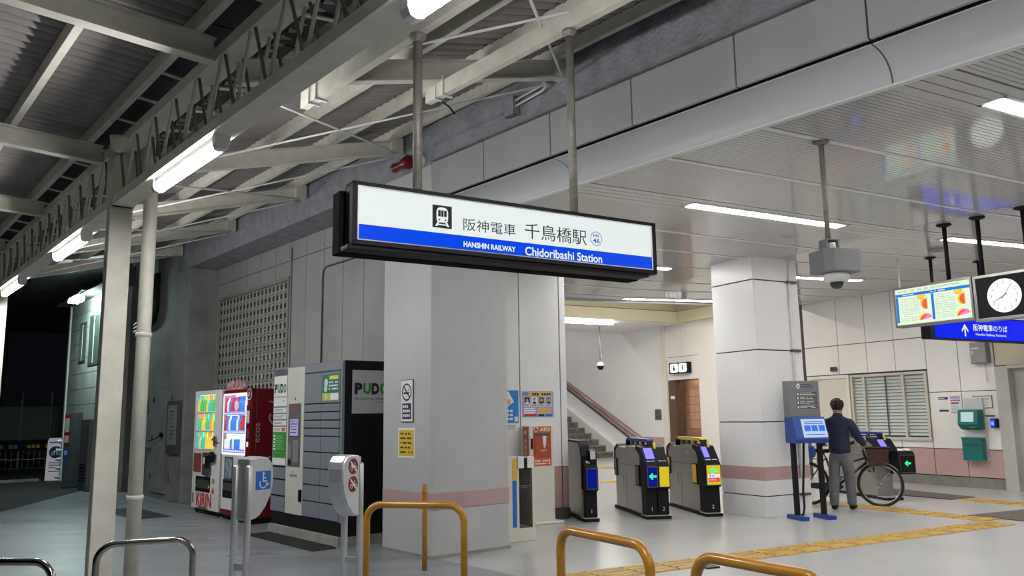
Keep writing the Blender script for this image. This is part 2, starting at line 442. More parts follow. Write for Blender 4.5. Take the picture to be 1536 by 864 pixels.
# ---- ceiling of the concourse (frame C): ribbed panels, cover strips, planks in line with the lamps
CZ = 3.785; US = 9.45; UE = 15.37
def cz(u): return CZ if u <= US else CZ + (u - US) * .031
def ustart(v): return ((5.47 if v < 9.3 else 6.1) - .194 * v) / .981
def slab_piece(v0, v1, u0, u1, dz0, dz1, g=.0):
    """a piece of ceiling between v0..v1 that starts at the cove (u0 None) or u0 and ends at u1; follows the fall of the ceiling"""
    a0 = ustart(v0) if u0 is None else u0; a1 = ustart(v1) if u0 is None else u0
    P = [(a0, v0 + g), (u1, v0 + g), (u1, v1 - g), (a1, v1 - g)]
    vs = [(p[0], p[1], cz(p[0]) + dz0) for p in P] + [(p[0], p[1], cz(p[0]) + dz1) for p in P]
    return MB().add(vs, [(3, 2, 1, 0), (4, 5, 6, 7), (0, 1, 5, 4), (1, 2, 6, 5), (2, 3, 7, 6), (3, 0, 4, 7)])
def ribbed_piece(v0, v1, u0, u1, pitch=.048, gap=.007, deep=.007):
    """ceiling panel with pressed grooves: one connected strip from v0 to v1"""
    n = max(1, round((v1 - v0) / pitch)); p = (v1 - v0) / n; P = [(v0, .03)]
    for k in range(n):
        a = v0 + k * p
        P += [(a, .004), (a + p - gap, .004), (a + p - gap, .004 + deep), (a + p, .004 + deep)]
    P += [(v1, .03)]
    vs = []
    for v, dz in P:
        a = ustart(v) if u0 is None else u0
        vs += [(a, v, cz(a) + dz), (u1, v, cz(u1) + dz)]
    return MB().add(vs, [(2 * k, 2 * k + 2, 2 * k + 3, 2 * k + 1) for k in range(len(P) - 1)])
cb = MB().prism([(ustart(-4), -4), (US, -4), (US, 13.7), (ustart(13.7), 13.7)], 'z', CZ + .05, CZ + .2)
cb.add([(US, -4, CZ + .05), (UE, -4, cz(UE) + .05), (UE, 13.7, cz(UE) + .05), (US, 13.7, CZ + .05)], [(0, 1, 2, 3)])
ceiling = struct('ceiling', cb, M_JOINT, 'C')
LROWS = [-3.2, .1, 3.40, 6.82, 10.15, 13.32]  # first row is unseen, added as fill light
LU = [(6.02, 8.53), (10.6, 13.1)]
HB = .225
def light_spans(row):
    if row > 13: return [(9.95, 12.4)]
    if row > 10: return [(6.95, 8.53), LU[1]]
    return [s_ for s_ in LU if s_[0] > ustart(row) + .3]
# light bands: four smooth planks, cut where a lamp sits
for row in LROWS:
    lo, hi = row - HB, min(row + HB, 13.68)
    w = (hi - lo) / 4
    for k in range(4):
        a, b = lo + k * w, lo + (k + 1) * w
        inside = k in (1, 2)
        cuts = []
        pos = None
        spans = light_spans(row) if inside else []
        edges = [None]
        for s0, s1 in spans: edges += [s0, s1]
        segs = []; cur = None
        for s0, s1 in spans:
            segs.append((cur, s0)); cur = s1
        segs.append((cur, UE))
        for s0, s1 in segs:
            st = ustart(a) if s0 is None else s0
            if st < US - .02 < s1:
                obj('ceiling_plank', slab_piece(a, b, s0, US, 0, .03, .006), M_PLANK, ceiling)
                obj('ceiling_plank', slab_piece(a, b, US + .012, s1, 0, .03, .006), M_PLANK, ceiling)
            else:
                obj('ceiling_plank', slab_piece(a, b, s0, s1, 0, .03, .006), M_PLANK, ceiling)
edges = [r - HB for r in LROWS] + [r + HB for r in LROWS]
for i in range(len(LROWS) - 1):
    a, b = LROWS[i] + HB, LROWS[i + 1] - HB
    t = (b - a) / 3
    for k in range(3):
        v0, v1 = a + k * t + (.03 if k else .004), a + (k + 1) * t - (.03 if k < 2 else .004)
        obj('ceiling_panel', ribbed_piece(v0, v1, None, US - .004), M_CEIL, ceiling)
        obj('ceiling_panel', ribbed_piece(v0, v1, US + .008, 12.4), M_CEIL, ceiling)
        obj('ceiling_panel', ribbed_piece(v0, v1, 12.408, UE), M_CEIL, ceiling)
        if k:
            v = a + k * t
            obj('cover_strip', slab_piece(v - .028, v + .028, None, US - .004, -.003, .03), M_STRIP, ceiling)
            obj('cover_strip', slab_piece(v - .028, v + .028, US + .008, UE, -.003, .03), M_STRIP, ceiling)
obj('edge_trim', MB().add([(3.8, 13.68, CZ - .03), (US, 13.68, CZ - .03), (UE, 13.68, cz(UE) - .03), (4, 13.68, CZ + .3), (US, 13.68, CZ + .3), (UE, 13.68, cz(UE) + .3),
    (4, 13.76, CZ - .03), (US, 13.76, CZ - .03), (UE, 13.76, cz(UE) - .03), (4, 13.76, CZ + .3), (US, 13.76, CZ + .3), (UE, 13.76, cz(UE) + .3)],
    [(0, 1, 4, 3), (1, 2, 5, 4), (6, 9, 10, 7), (7, 10, 11, 8), (0, 6, 7, 1), (1, 7, 8, 2), (3, 4, 10, 9), (4, 5, 11, 10)]), M_STRIP, ceiling)
obj('round_plate', MB().lathe([(.0, cz(11.3) - .03), (.12, cz(11.3) - .028), (.13, cz(11.3) - .0)], 20, (11.35, 7.42, 0)), M_MIDGREY, ceiling)

# ceiling lamps: recessed strips with slightly trapezoid trims
def ceiling_lamp(u0, u1, row, label):
    uc = (u0 + u1) / 2
    t = thing('ceiling_light', label, 'ceiling light', 'C', uc, row, cz(uc))
    h = (u1 - u0) / 2; k = .031 if uc > US else 0.0
    def tilt(vs): return [(x, y, z + x * k) for x, y, z in vs]
    tr = MB(); w = .112
    tr.prism([(-w, 0.02), (-w, -.012), (-w + .03, -.012), (-w + .05, .02)], 'x', -h, h)
    tr.prism([(w, 0.02), (w, -.012), (w - .03, -.012), (w - .05, .02)], 'x', -h, h)
    tr.box(-h, -h + .03, -w, w, -.012, .02); tr.box(h - .03, h, -w, w, -.012, .02)
    tr.v = tilt(tr.v); obj('trim_frame', tr, M_WHITEP, t)
    df = MB().prism([(-w + .03, 0.0), (-w + .06, -.016), (w - .06, -.016), (w - .03, 0.0)], 'x', -h + .03, h - .03)
    df.v = tilt(df.v); obj('diffuser', df, M_CEILTUBE, t)
    return t
LAB = {(0, 0): None}
lamp_no = {3.40: 'between the entrance cove and the clock', 6.82: 'behind the ceiling camera pole', 10.15: 'above the ticket gates', 13.32: 'at the ceiling edge before the stairs', .1: 'over the street end of the concourse', -3.2: 'added as unseen fill at the outer end of the concourse'}
for row in LROWS:
    for i, (s0, s1) in enumerate(light_spans(row)):
        side = 'white column side' if i == 0 and row < 13 else 'office wall side'
        if row > 13: side = 'beside the poster column'
        ceiling_lamp(s0, s1, row, 'recessed ceiling strip light ' + lamp_no[row] + ', ' + side)

# ---- white concourse column (frame C)
cu0, cu1, cv0, cv1 = 8.93, 9.86, 8.776, 9.65
column = struct('column', MB().box(cu0 + .02, cu1 - .01, cv0 + .02, cv1 - .01, 0, 3.85), M_JOINT, 'C')
for z0, z1 in ((0, .287), (.302, 1.337), (1.352, 2.384), (2.40, 3.428), (3.444, 3.80)):
    obj('column_panel', MB().prism([(cv0, z0), (cv0, z1), (cv1, z1), (cv1, z0)], 'x', cu0, cu0 + .03), M_WHITE, column, .004)
    obj('column_panel', MB().box(cu0 + .031, cu1, cv0, cv0 + .03, z0, z1), M_WHITE, column, .004)
pbm = MB().box(cu0 - .0025, cu0 + .002, cv0 - .0025, cv1, .515, .705); pbm.box(cu0 - .0025, cu1, cv0 - .0025, cv0 + .002, .515, .705)
obj('painted_band', pbm, M_PINK, column)
cd = MB()
cd.tube([(9.66, cv0 - .02, .55), (9.66, cv0 - .02, 3.40), (9.69, cv0 - .02, 3.55), (9.70, cv0 - .02, 3.79)], .02, 8)
obj('conduit', cd, M_WHITEP, column)
cl = MB()
for z in (.29, 1.35, 2.39, 3.43): cl.box(9.62, 9.80, cv0 - .05, cv0, z - .018, z + .018)
obj('conduit_clip', cl, M_DKGREY, column)

# ---- white column that carries the posters (frame C)
pc = struct('column_poster', MB().box(4.95, 6.66, 10.44, 11.25, 0, 3.80), M_JOINT, 'C')
for a, b in ((4.93, 5.868), (5.882, 6.558), (6.574, 6.675)):
    obj('column_panel', MB().box(a, b, 10.42, 10.45, .745, 3.785), M_WHITE, pc, .004)
    obj('pink_panel', MB().box(a, b, 10.42, 10.45, .155, .735), M_PINK, pc, .004)
obj('column_panel', MB().box(6.655, 6.675, 10.452, 11.25, .745, 3.785), M_WHITE, pc)
obj('pink_panel', MB().box(6.655, 6.675, 10.452, 11.25, .155, .735), M_PINK, pc)
obj('skirting', MB().box(4.93, 6.68, 10.41, 10.45, 0, .148), M_DKGREY, pc)

# ---- wall_right: panelled office wall (frame C, faces -u)
WU = 15.37
wall_right = struct('wall_right', MB().box(WU + .035, WU + .3, 9.15, 13.75, 0, 4.05), M_JOINT, 'C')
rj = [9.15, 9.846, 10.527, 11.227, 11.912, 12.647, 13.594]
def rpanel(a, b, z0, z1, m, n='wall_panel'):
    obj(n, MB().box(WU, WU + .045, a + .007, b - .007, z0, z1), m, wall_right, .004)
for i, (a, b) in enumerate(zip(rj[:-1], rj[1:])):
    rpanel(a, b, 2.945, 4.03, M_WARM)
    if i >= 5: continue
    if a >= 10.5:
        rpanel(a, b, 2.29, 2.93, M_WARM); rpanel(a, b, .725, .90, M_WARM); rpanel(a, b, .205, .712, M_PINK, 'pink_panel')
    else:
        rpanel(a, b, 1.828, 2.93, M_WARM); rpanel(a, b, .725, 1.815, M_WARM); rpanel(a, b, .205, .712, M_PINK, 'pink_panel')
rpanel(12.647, 13.594, 2.29, 2.93, M_WARM)
baseboard_right = struct('baseboard_right', MB().box(WU - .004, WU + .04, 9.12, 12.42, 0, .19), mat('grey_skirting', (.24, .23, .21), .5, var=.12), 'C')
# beyond the corner: short return wall and far hall wall
wall_return = struct('wall_back', MB().box(15.4, 17.3, 13.7, 13.9, 0, 5), M_WARM, 'C')
# window_2 with a closed blind
WA, WB, WC0, WC1 = 10.545, 12.36, .93, 2.255
wf = MB()
wf.box(WU - .03, WU + .06, WA, WB, WC1 - .05, WC1); wf.box(WU - .05, WU + .06, WA - .03, WB + .02, WC0 - .06, WC0)
for v in (WA + .02, 11.08, 12.03, WB - .02): wf.box(WU - .03, WU + .06, v - .028, v + .028, WC0, WC1)
window_2 = struct('window_2', wf, mat('window_frame_cream', (.62, .58, .50), .4, .2, var=.05), 'C')
bl = MB(); k = 0; z = WC0 + .03
M_BLIND = mat('grey_blind_slat', (.46, .49, .47), .45, .1, var=.04)
while z < WC1 - .06:
    for a, b in ((WA + .05, 11.05), (11.11, 12.0), (12.06, WB - .05)):
        bl.add([(WU + .005, a, z), (WU + .005, b, z), (WU + .03, b, z + .062), (WU + .03, a, z + .062)], [(0, 3, 2, 1)])
    z += .068
obj('blind_slat', bl, M_BLIND, window_2, fix=False, kind='stuff')
obj('blind_backing', MB().box(WU + .036, WU + .05, WA, WB, WC0, WC1), M_DKGREY, window_2)
obj('blind_cord', MB().box(WU - .005, WU + .003, 11.49, 11.52, WC0, WC1 - .05), M_DKGREY, window_2)
# door_3: cream door beside the window
door_3 = struct('door_3', MB().box(WU + .0, WU + .04, 12.46, 13.48, 0, 2.2), mat('cream_door_paint', (.66, .63, .55), .4, var=.03), 'C')
df = MB(); df.box(WU - .03, WU + .03, 12.40, 12.47, 0, 2.27); df.box(WU - .03, WU + .03, 13.47, 13.55, 0, 2.27); df.box(WU - .03, WU + .03, 12.47, 13.47, 2.20, 2.27)
obj('door_frame', df, M_CREAMP, door_3)
# door_4: grey steel door at the edge of the view with a louvre
M_DOORG = mat('grey_door_paint', (.44, .43, .41), .45, var=.05)
door_4 = struct('door_4', MB().box(WU + .10, WU + .14, 7.6, 8.92, 0, 2.21), M_DOORG, 'C')
df = MB(); df.box(WU - .03, WU + .16, 8.90, 9.14, 0, 2.26); df.box(WU - .03, WU + .16, 7.4, 8.90, 2.21, 2.27); df.box(WU - .03, WU + .16, 7.35, 7.6, 0, 2.27)
obj('door_frame', df, mat('door_frame_grey', (.52, .51, .48), .4, .1, var=.05), door_4)
obj('transom_panel', MB().box(WU - .01, WU + .1, 7.4, 9.12, 2.275, 2.72), mat('beige_transom', (.56, .50, .38), .4, var=.03), door_4)
for i in range(7):
    obj('louvre_slat', MB().box(WU + .085, WU + .11, 8.40, 8.86, .10 + i * .045, .118 + i * .045), M_BLACK, door_4)
obj('wall_panel', MB().box(WU, WU + .045, 6.2, 9.14, 2.73, 4.03), M_WARM, wall_right, .004)
obj('wall_panel', MB().box(WU, WU + .045, 4.6, 7.34, 0, 2.72), M_WARM, wall_right, .004)

# ---- far hall behind the gates (frame C)
HU = 17.2
wall_far = struct('wall_far', MB().box(HU, HU + .2, 13.9, 19.35, 0, 7), M_WARM, 'C')
obj('wall_panel', MB().box(HU, HU + .2, 20.80, 34, 0, 7), M_WHITE, wall_far)
obj('wall_panel', MB().box(HU, HU + .2, 19.35, 20.8, 2.52, 3.235), M_WARM, wall_far)
obj('wall_panel', MB().box(HU, HU + .2, 19.35, 20.10, 3.25, 7), M_WARM, wall_far)
obj('wall_panel', MB().box(HU, HU + .2, 20.115, 20.8, 3.25, 7), M_WARM, wall_far)
obj('joint_backing', MB().box(HU + .02, HU + .22, 19.3, 20.85, 2.5, 7), M_JOINT, wall_far)
obj('corner_pilaster', MB().box(HU - .05, HU + .05, 20.82, 21.06, 0, 4.4), M_CREAMP, wall_far)
# painted band: level, then rising with the stairs; dark rail under it
bd = MB().prism([(20.8, .45), (20.8, .72), (22.25, .72), (30.0, 4.22), (30.0, 3.98), (22.35, .47)], 'x', HU - .008, HU + .01)
obj('painted_band', bd, M_PINK, wall_far)
st = MB().tube([(HU - .09, 22.2, .62), (HU - .09, 30.0, 4.12)], .022, 8)
obj('handrail', st, M_STEEL, wall_far)
obj('dark_rail_strip', MB().prism([(22.4, .40), (22.4, .47), (30, 3.97), (30, 3.90)], 'x', HU - .03, HU), M_DKGREY, wall_far)
# tiled recess of the doorway
M_TILE = mat('peach_wall_tile', (.62, .37, .23), .3, var=.05); M_TILED = mat('brown_wall_tile', (.42, .22, .15), .3, var=.05)
rec = struct('doorway', MB().box(HU + .55, HU + .6, 19.2, 21.0, 0, 2.7), M_JOINT, 'C')
obj('brown_jamb', MB().box(HU - .01, HU + .3, 20.44, 20.80, 0, 2.5), mat('brown_jamb_paint', (.13, .075, .055), .45, var=.06), rec)
obj('jamb_notice', MB().box(HU - .016, HU - .01, 20.50, 20.70, 1.92, 2.02), M_PAPER, rec)
obj('recess_floor', MB().box(HU, HU + .6, 19.35, 20.8, -.01, .004), M_FLOOR, rec)
tl = None
for r in range(11):
    for c in range(5):
        dark = r in (3,) and c in (0, 2) or r == 4 and c in (1,) or r == 3 and c == 3
        o = obj('wall_tile', MB().box(HU + .53, HU + .56, 19.30 + c * .29 + .004, 19.30 + (c + 1) * .29 - .004, r * .25 + .004, (r + 1) * .25 - .004), M_TILED if dark else M_TILE, rec)
# cornice (cream), hall ceilings
M_CORN = mat('cream_cornice', (.62, .57, .42), .5, var=.02)
dl = thing('recess_fill_light', 'unseen fill downlight added inside the tiled doorway recess', 'ceiling light', 'C', HU + .28, 20.05, 2.78)  # unseen lamp added to brighten the tiled recess
obj('trim_frame', MB().box(-.12, .12, -.20, .20, -.015, .02), M_WHITEP, dl); obj('diffuser', MB().box(-.10, .10, -.18, .18, -.022, -.015), glow('recess_fill_diffuser', (1, .9, .8), 14.0), dl)
obj('recess_ceiling', MB().box(HU + .2, HU + .6, 19.28, 20.8, 2.8, 2.84), M_WARM, rec); obj('recess_wall', MB().box(HU + .2, HU + .56, 19.28, 19.345, 0, 2.8), M_TILE, rec)
cornice = struct('cornice', MB().box(6.7, 17.0, 19.9, 20.0, 4.28, 4.62), M_CORN, 'C')
obj('side_cornice', MB().box(16.9, 17.2, 13.9, 19.9, 4.28, 4.62), M_CORN, cornice)
obj('upper_cornice', MB().box(6.7, 17.2, 20.05, 20.2, 4.66, 5.05), M_CORN, cornice)
obj('side_cornice', MB().box(17.05, 17.2, 13.9, 20.05, 4.66, 5.05), M_CORN, cornice)
struct('ceiling_hall', MB().box(6.5, 17.25, 13.76, 20.2, 5.05, 5.2), M_CORN, 'C')
struct('ceiling_stairs', MB().box(6.5, 17.2, 20.0, 23.3, 4.28, 4.36), M_WARM, 'C')
struct('wall_stairwell', MB().box(6.5, 17.4, 33.5, 33.8, 0, 9), M_WHITE, 'C')
struct('ceiling_stairwell', MB().box(6.5, 17.4, 23.3, 33.8, 7.0, 7.1), M_WHITE, 'C')
struct('wall_hall_left', MB().box(6.35, 6.6, 11.26, 33.6, 0, 5.1), M_WHITE, 'C')
# stairs, each step a part
M_STEP = mat('worn_stone_step', (.20, .175, .15), .7, var=.25, scale=6)
M_TREAD = mat('worn_stone_nosing', (.30, .275, .245), .7, var=.2, scale=6)
stairs = struct('stairs', MB().box(10.6, 16.95, 23.62, 23.8, 0, .02), M_STEP, 'C')
stairs['kind'] = 'structure'
for i in range(13):
    v = 23.6 + i * .43; z = i * .2
    o = obj('stair_step', MB().box(10.6, 16.95, v, 31.5 if i == 12 else v + .5, max(0, z - .02), z + .165), M_STEP, stairs)
    obj('nosing', MB().box(10.6, 16.95, v - .025, v + .06, z + .166, z + .205), M_TREAD, stairs)
obj('stringer', MB().prism([(23.3, 0), (23.3, .30), (31.0, 3.75), (31.0, 0)], 'x', 16.95, 17.2), M_WHITE, stairs)
for nm, u0, u1, v, z in (('nearer the stairs', 11.4, 14.95, 20.6, 4.28),):
    t = thing('hall_strip_light', 'slim white strip light on the low hall ceiling before the stairs', 'ceiling light', 'C', (u0 + u1) / 2, v, z)
    h = (u1 - u0) / 2
    obj('housing', MB().box(-h, h, -.06, .06, -.03, 0), M_WHITEP, t)
    obj('diffuser', MB().prism([(-.05, -.03), (.05, -.03), (.03, -.075), (-.03, -.075)], 'x', -h + .01, h - .01), M_HALLTUBE, t)
for i, (u, v, z) in enumerate(((11.5, 16.6, 5.05), (14.8, 16.6, 5.05), (13.5, 26.5, 7.0))):
    t = thing('hall_strip_light', ('hall strip light hidden above the ceiling edge, gates side', 'hall strip light hidden above the ceiling edge, doorway side', 'strip light high above the stair flight')[i], 'ceiling light', 'C', u, v, z)
    obj('housing', MB().box(-1.25, 1.25, -.1, .1, -.04, 0), M_WHITEP, t)
    obj('diffuser', MB().box(-1.2, 1.2, -.08, .08, -.06, -.04), M_HALLTUBE, t)

# =================================================================== STREET CANOPY (frame F)
TU = 1.95
RV = [-.25, 2.52, 5.31, 8.15, 10.72, 13.33, 15.95]
def zr(u): return 4.12 + .275 * (u - 2.65)          # top of the rafters on the station side
def zl(u): return 4.05 + .045 * (1.9 - u)           # top of the rafters on the street side
# ---- lattice truss: things' parts are the chords and every bar
truss = thing('canopy_truss', 'long cream lattice truss carrying the canopy along the row of batten lights', 'truss', 'F', TU, 0, 0)
V0, V1 = -7.0, 19.5
obj('top_chord', MB().box(-.085, .085, V0, V1, 3.90, 3.99), M_CREAM, truss)
obj('bottom_chord', MB().prism([(-.085, 3.48), (-.085, 3.40), (.085, 3.40), (.085, 3.48), (.07, 3.48), (.07, 3.415), (-.07, 3.415), (-.07, 3.48)], 'y', V0, V1), M_CREAM, truss)
M_BARD = mat('shaded_lattice_bar', (.22, .20, .17), .6, .2, var=.2, scale=12)  # darker copy of the bars: shade on one lean put into the colour
step = .492; bar_me = {}
n = 0; v = 5.44 - step * 25
while v < V1 - .3:
    for s in (-1, 1):
        for dv, m in ((.235, M_BARD), (-.235, M_CREAM)):
            key = (s, dv)
            if key not in bar_me:
                o = obj('lattice_bar', MB().tube([(s * .062, 0, 3.43), (s * .062, dv, 3.95)], .0125, 6), m, truss); bar_me[key] = o.data
            else:
                o = bpy.data.objects.new('lattice_bar', bar_me[key]); COL.objects.link(o); o.parent = truss
            o.location = (0, v, 0)
    v += step
# ---- canopy columns and the drain pipe
def canopy_column(u, v, label):
    t = thing('canopy_column', label, 'column', 'F', u, v)
    obj('shaft', MB().box(-.095, .095, -.06, .06, 0, 3.40), M_CREAM, t, .006)
    obj('column_head', MB().box(-.10, .10, -.10, .10, 3.40, 4.0), M_CREAM, t, .004)
    obj('base_plate', MB().box(-.15, .15, -.13, .13, 0, .015), M_DKGREY, t)
    return t
canopy_column(1.955, 7.80, 'cream square canopy column standing beside the drain pipe')
canopy_column(1.955, 14.1, 'cream canopy column farther down the truss, at the dark street')
dp = thing('drain_pipe', 'cream round rain pipe running down beside the canopy column', 'pipe', 'F', 2.165, 7.62)
obj('pipe', MB().tube([(0, 0, .0), (0, 0, 3.46), (-.01, .0, 3.60), (-.04, 0, 3.8), (-.045, 0, 4.05)], .062, 12), M_CREAM, dp)
for z in (.85, 2.25): obj('pipe_collar', MB().lathe([(.064, z - .02), (.071, z - .015), (.071, z + .015), (.064, z + .02)], 12), M_CREAM, dp)
hp = thing('rain_hopper', 'small cream funnel under the black gutter above the column', 'hopper', 'F', 1.785, 7.3, 3.755)
obj('funnel', MB().lathe([(.022, 0), (.03, .012), (.06, .05), (.068, .12), (.072, .145), (.064, .145), (.02, .03)], 14), M_CREAM, hp)

# ---- rafters: I-beams both ways from the truss
def ibeam(pts_b, pts_t, w=.05):
    """pts: (u, zbottom) / (u, ztop) ends; profile I, axis along u"""
    (u0, b0), (u1, b1) = pts_b; (_, t0), (_, t1) = pts_t
    mb = MB(); f = .014
    def slab(lo0, hi0, lo1, hi1, h):
        mb.add([(u0, -h, lo0), (u1, -h, lo1), (u1, h, lo1), (u0, h, lo0), (u0, -h, hi0), (u1, -h, hi1), (u1, h, hi1), (u0, h, hi0)],
               [(3, 2, 1, 0), (4, 5, 6, 7), (0, 1, 5, 4), (1, 2, 6, 5), (2, 3, 7, 6), (3, 0, 4, 7)])
    slab(b0, b0 + f, b1, b1 + f, w); slab(t0 - f, t0, t1 - f, t1, w); slab(b0 + f, t0 - f, b1 + f, t1 - f, .005)
    return mb
rl = ['nearest the photographer, out of view', 'above the sign pole nearest the street', 'carrying the ends of the sign hangers',
      'ending at the red horn lamp', 'second past the red horn lamp', 'third past the red horn lamp', 'last before the dark street']
for i, v in enumerate(RV):
    t = thing('rafter', 'cream rafter between truss and wall, ' + rl[i], 'rafter', 'F', TU, v, 0)
    a, b = .09, 5.15 - TU
    obj('beam', ibeam(((a, zr(TU + a) - .175), (b, zr(TU + b) - .175)), ((a, zr(TU + a)), (b, zr(TU + b)))), M_CREAM, t)
    obj('end_plate', MB().box(b - .16, b, -.062, .062, zr(TU + b) - .19, zr(TU + b) + .01), M_CREAM, t, .003)
    t2 = thing('rafter', 'cream rafter on the street side, ' + rl[i].replace('ending at', 'level with').replace('carrying the ends of the sign hangers', 'level with the ends of the sign hangers'), 'rafter', 'F', TU, v, 0)
    obj('beam', ibeam(((-4.2, zl(TU - 4.2) - .17), (-.09, zl(TU - .09) - .17)), ((-4.2, zl(TU - 4.2)), (-.09, zl(TU - .09)))), M_CREAM, t2)
t = None
# ---- roof: corrugated sheets per bay, purlins per bay, black gutter sheets
roof_core = MB().add([(-2.4, -1, zl(-2.4) + .32), (1.7, -1, zl(1.7) + .32), (1.7, 16.6, zl(1.7) + .32), (-2.4, 16.6, zl(-2.4) + .32)], [(0, 1, 2, 3)])
roof_core.add([(2.3, -1, zr(2.3) + .36), (5.3, -1, zr(5.3) + .36), (5.3, 16.6, zr(5.3) + .36), (2.3, 16.6, zr(2.3) + .36)], [(0, 1, 2, 3)])
roof = struct('roof_canopy', roof_core, M_DKGREY, 'F')
def corr(u0, z0, u1, z1, v0, v1, pitch=.13, amp=.03):
    n = max(2, int((v1 - v0) / pitch)) * 6
    vs = []
    for k in range(n + 1):
        v = v0 + (v1 - v0) * k / n; dz = -amp * cos(2 * pi * v / pitch)
        vs += [(u0, v, z0 + dz), (u1, v, z1 + dz)]
    return MB().add(vs, [(2 * k, 2 * k + 1, 2 * k + 3, 2 * k + 2) for k in range(n)], True)
def cpurlin(u, z, v0, v1, h=.12, w=.055):
    f = .01
    return MB().prism([(u, z), (u + w, z), (u + w, z + .018), (u + w - f, z + .018), (u + w - f, z + f), (u + f, z + f), (u + f, z + h - f), (u + w, z + h - f), (u + w, z + h), (u, z + h)], 'y', v0, v1)
bays = [(RV[i], RV[i + 1]) for i in range(len(RV) - 1)] + [(15.95, 16.6)]
for a, b in bays:
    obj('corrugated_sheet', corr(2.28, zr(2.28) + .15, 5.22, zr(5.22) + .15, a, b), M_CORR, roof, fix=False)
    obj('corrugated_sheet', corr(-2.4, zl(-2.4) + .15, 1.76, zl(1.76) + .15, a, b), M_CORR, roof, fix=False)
    for u in (2.62, 3.43, 4.23, 5.03):
        obj('purlin', cpurlin(u - .025, zr(u) + .006, a + .0, b - .0), M_CREAM, roof)
    for u in (1.74, 1.12, .5, -.12, -.74, -1.4):
        obj('purlin', cpurlin(u - .025, zl(u) + .004, a, b), M_CREAM, roof)
    obj('gutter_sheet', MB().box(1.79, 2.45, a + .01, b - .01, 4.165, 4.18), M_BLACKSHEET, roof)
    k = a + .35
    while k < b - .1:
        obj('gutter_strap', MB().tube([(1.77, k, 4.145), (1.95, k, 4.125), (2.2, k, 4.12), (2.45, k, 4.15)], .014, 5), M_WHITEP, roof)
        k += .62
# slanting bracing rods, two per bay on the station side
for (a, b) in bays[1:6]:
    z0, z1 = zr(2.15) - .19, zr(5.05) - .19
    obj('brace_rod', MB().tube([(2.1, a + .1, z0), (5.05, b - .1, z1)], .011, 6), M_WHITEP, roof)
    obj('brace_rod', MB().tube([(2.1, b - .1, z0), (5.05, a + .1, z1)], .011, 6), M_WHITEP, roof)

# ---- batten lights under the truss
bl_lab = ['above the sign pole, cut by the photo edge', 'in front of the canopy column', 'second past the canopy column', 'third past the column, above the dark street']
bl_lab += ['unseen fill added behind the photographer, first', 'unseen fill added behind the photographer, second']  # two unseen tubes added behind the camera as fill light
for v, lb in zip((2.32, 6.01, 9.64, 13.02, -1.35, -5.0), bl_lab):
    t = thing('batten_light', 'white tube light under the truss, ' + lb, 'light', 'F', TU, v, 3.40)
    obj('housing', MB().prism([(-.045, 0), (.045, 0), (.042, -.04), (-.042, -.04)], 'y', -.66, .66), M_WHITEP, t, .004)
    obj('end_cap', MB().prism([(-.052, .0), (.052, 0), (.052, -.06), (.037, -.097), (0, -.108), (-.037, -.097), (-.052, -.06)], 'y', -.70, -.63), M_WHITEP, t, .004)
    obj('end_cap', MB().prism([(-.052, .0), (.052, 0), (.052, -.06), (.037, -.097), (0, -.108), (-.037, -.097), (-.052, -.06)], 'y', .63, .70), M_WHITEP, t, .004)
    tb = MB()
    arc = [(.030, -.040), (.041, -.050), (.045, -.064), (.042, -.080), (.032, -.094), (.016, -.102), (0, -.104)]
    arc = [(-x, z) for x, z in arc][:-1] + arc[::-1]
    tb.prism(arc, 'y', -.63, .63); obj('tube_diffuser', tb, M_TUBE, t)

# ---- sign hangers and their clamps
def hanger(u, z, v0, v1, label):
    t = thing('sign_hanger', label, 'steel channel', 'F', u, 0, z)
    obj('channel', ibeam(((0, 0), (1, 0)), ((0, .125), (1, .125))) and cpurlin(-.03, 0, v0, v1, .125, .06), M_CREAM, t)
    for v in (5.31, 2.52):
        for dv in (-.055, .055):
            cm = MB().box(-.045, -.035, v + dv - .006, v + dv + .006, -.012, .16); cm.box(-.05, .055, v + dv - .012, v + dv + .012, -.016, -.004)
            obj('clamp', cm, M_WHITEP, t)
hanger(2.63, zr(2.63) - .175 - .135, 1.2, 5.52, 'cream steel channel clamped under the rafters, carrying the sign pole beside the truss')
hanger(3.76, zr(3.76) - .175 - .135, 1.2, 5.52, 'cream steel channel clamped under the rafters, carrying the sign pole beside the wall')
cw = obj('hanger_cable', MB().tube([wpt('F', 3.79, 5.36, 4.1), wpt('F', 3.83, 5.30, 4.03), wpt('F', 3.83, 5.24, 3.96)], .008, 5), M_BLACK)
tag(cw, 'short loose black cable under the clamp of the sign hanger', 'cable')

# ---- the station sign (frame S): two light boxes back to back on two poles
sc = wpt('S', 0, 0)
SX0, SZ0 = 1.603, 2.457
s0 = (Vector((-.844, 4.384, 0)) + Vector((.955, 5.506, 0))) / 2
sign = bpy.data.objects.new('station_sign', None); COL.objects.link(sign)
sign.location = (s0.x, s0.y, 2.457); sign.rotation_euler = (0, 0, radians(31.94))
tag(sign, 'long backlit white and blue railway station name sign hanging on two poles', 'sign')
HW, HH = 1.06, .307
fr = MB(); y0, y1 = -.012, .115
fr.box(-HW - .028, HW + .036, y0 + .012, y1, -.012, HH + .012)
obj('light_box', fr, M_SIGNBODY, sign, .003)
bz = MB()
for a in ((-HW - .03, -HW + .002, -.02, HH + .022), (HW - .002, HW + .038, -.02, HH + .022)): bz.box(a[0], a[1], y0, y1 - .02, a[2], a[3])
bz.box(-HW - .03, HW + .038, y0, y1 - .02, HH - .001, HH + .024); bz.box(-HW - .03, HW + .038, y0, y1 - .02, -.025, .001)
obj('bezel', bz, mat('dark_bezel', (.02, .018, .02), .7, var=0, spec=.15), sign, .003)
al = MB()
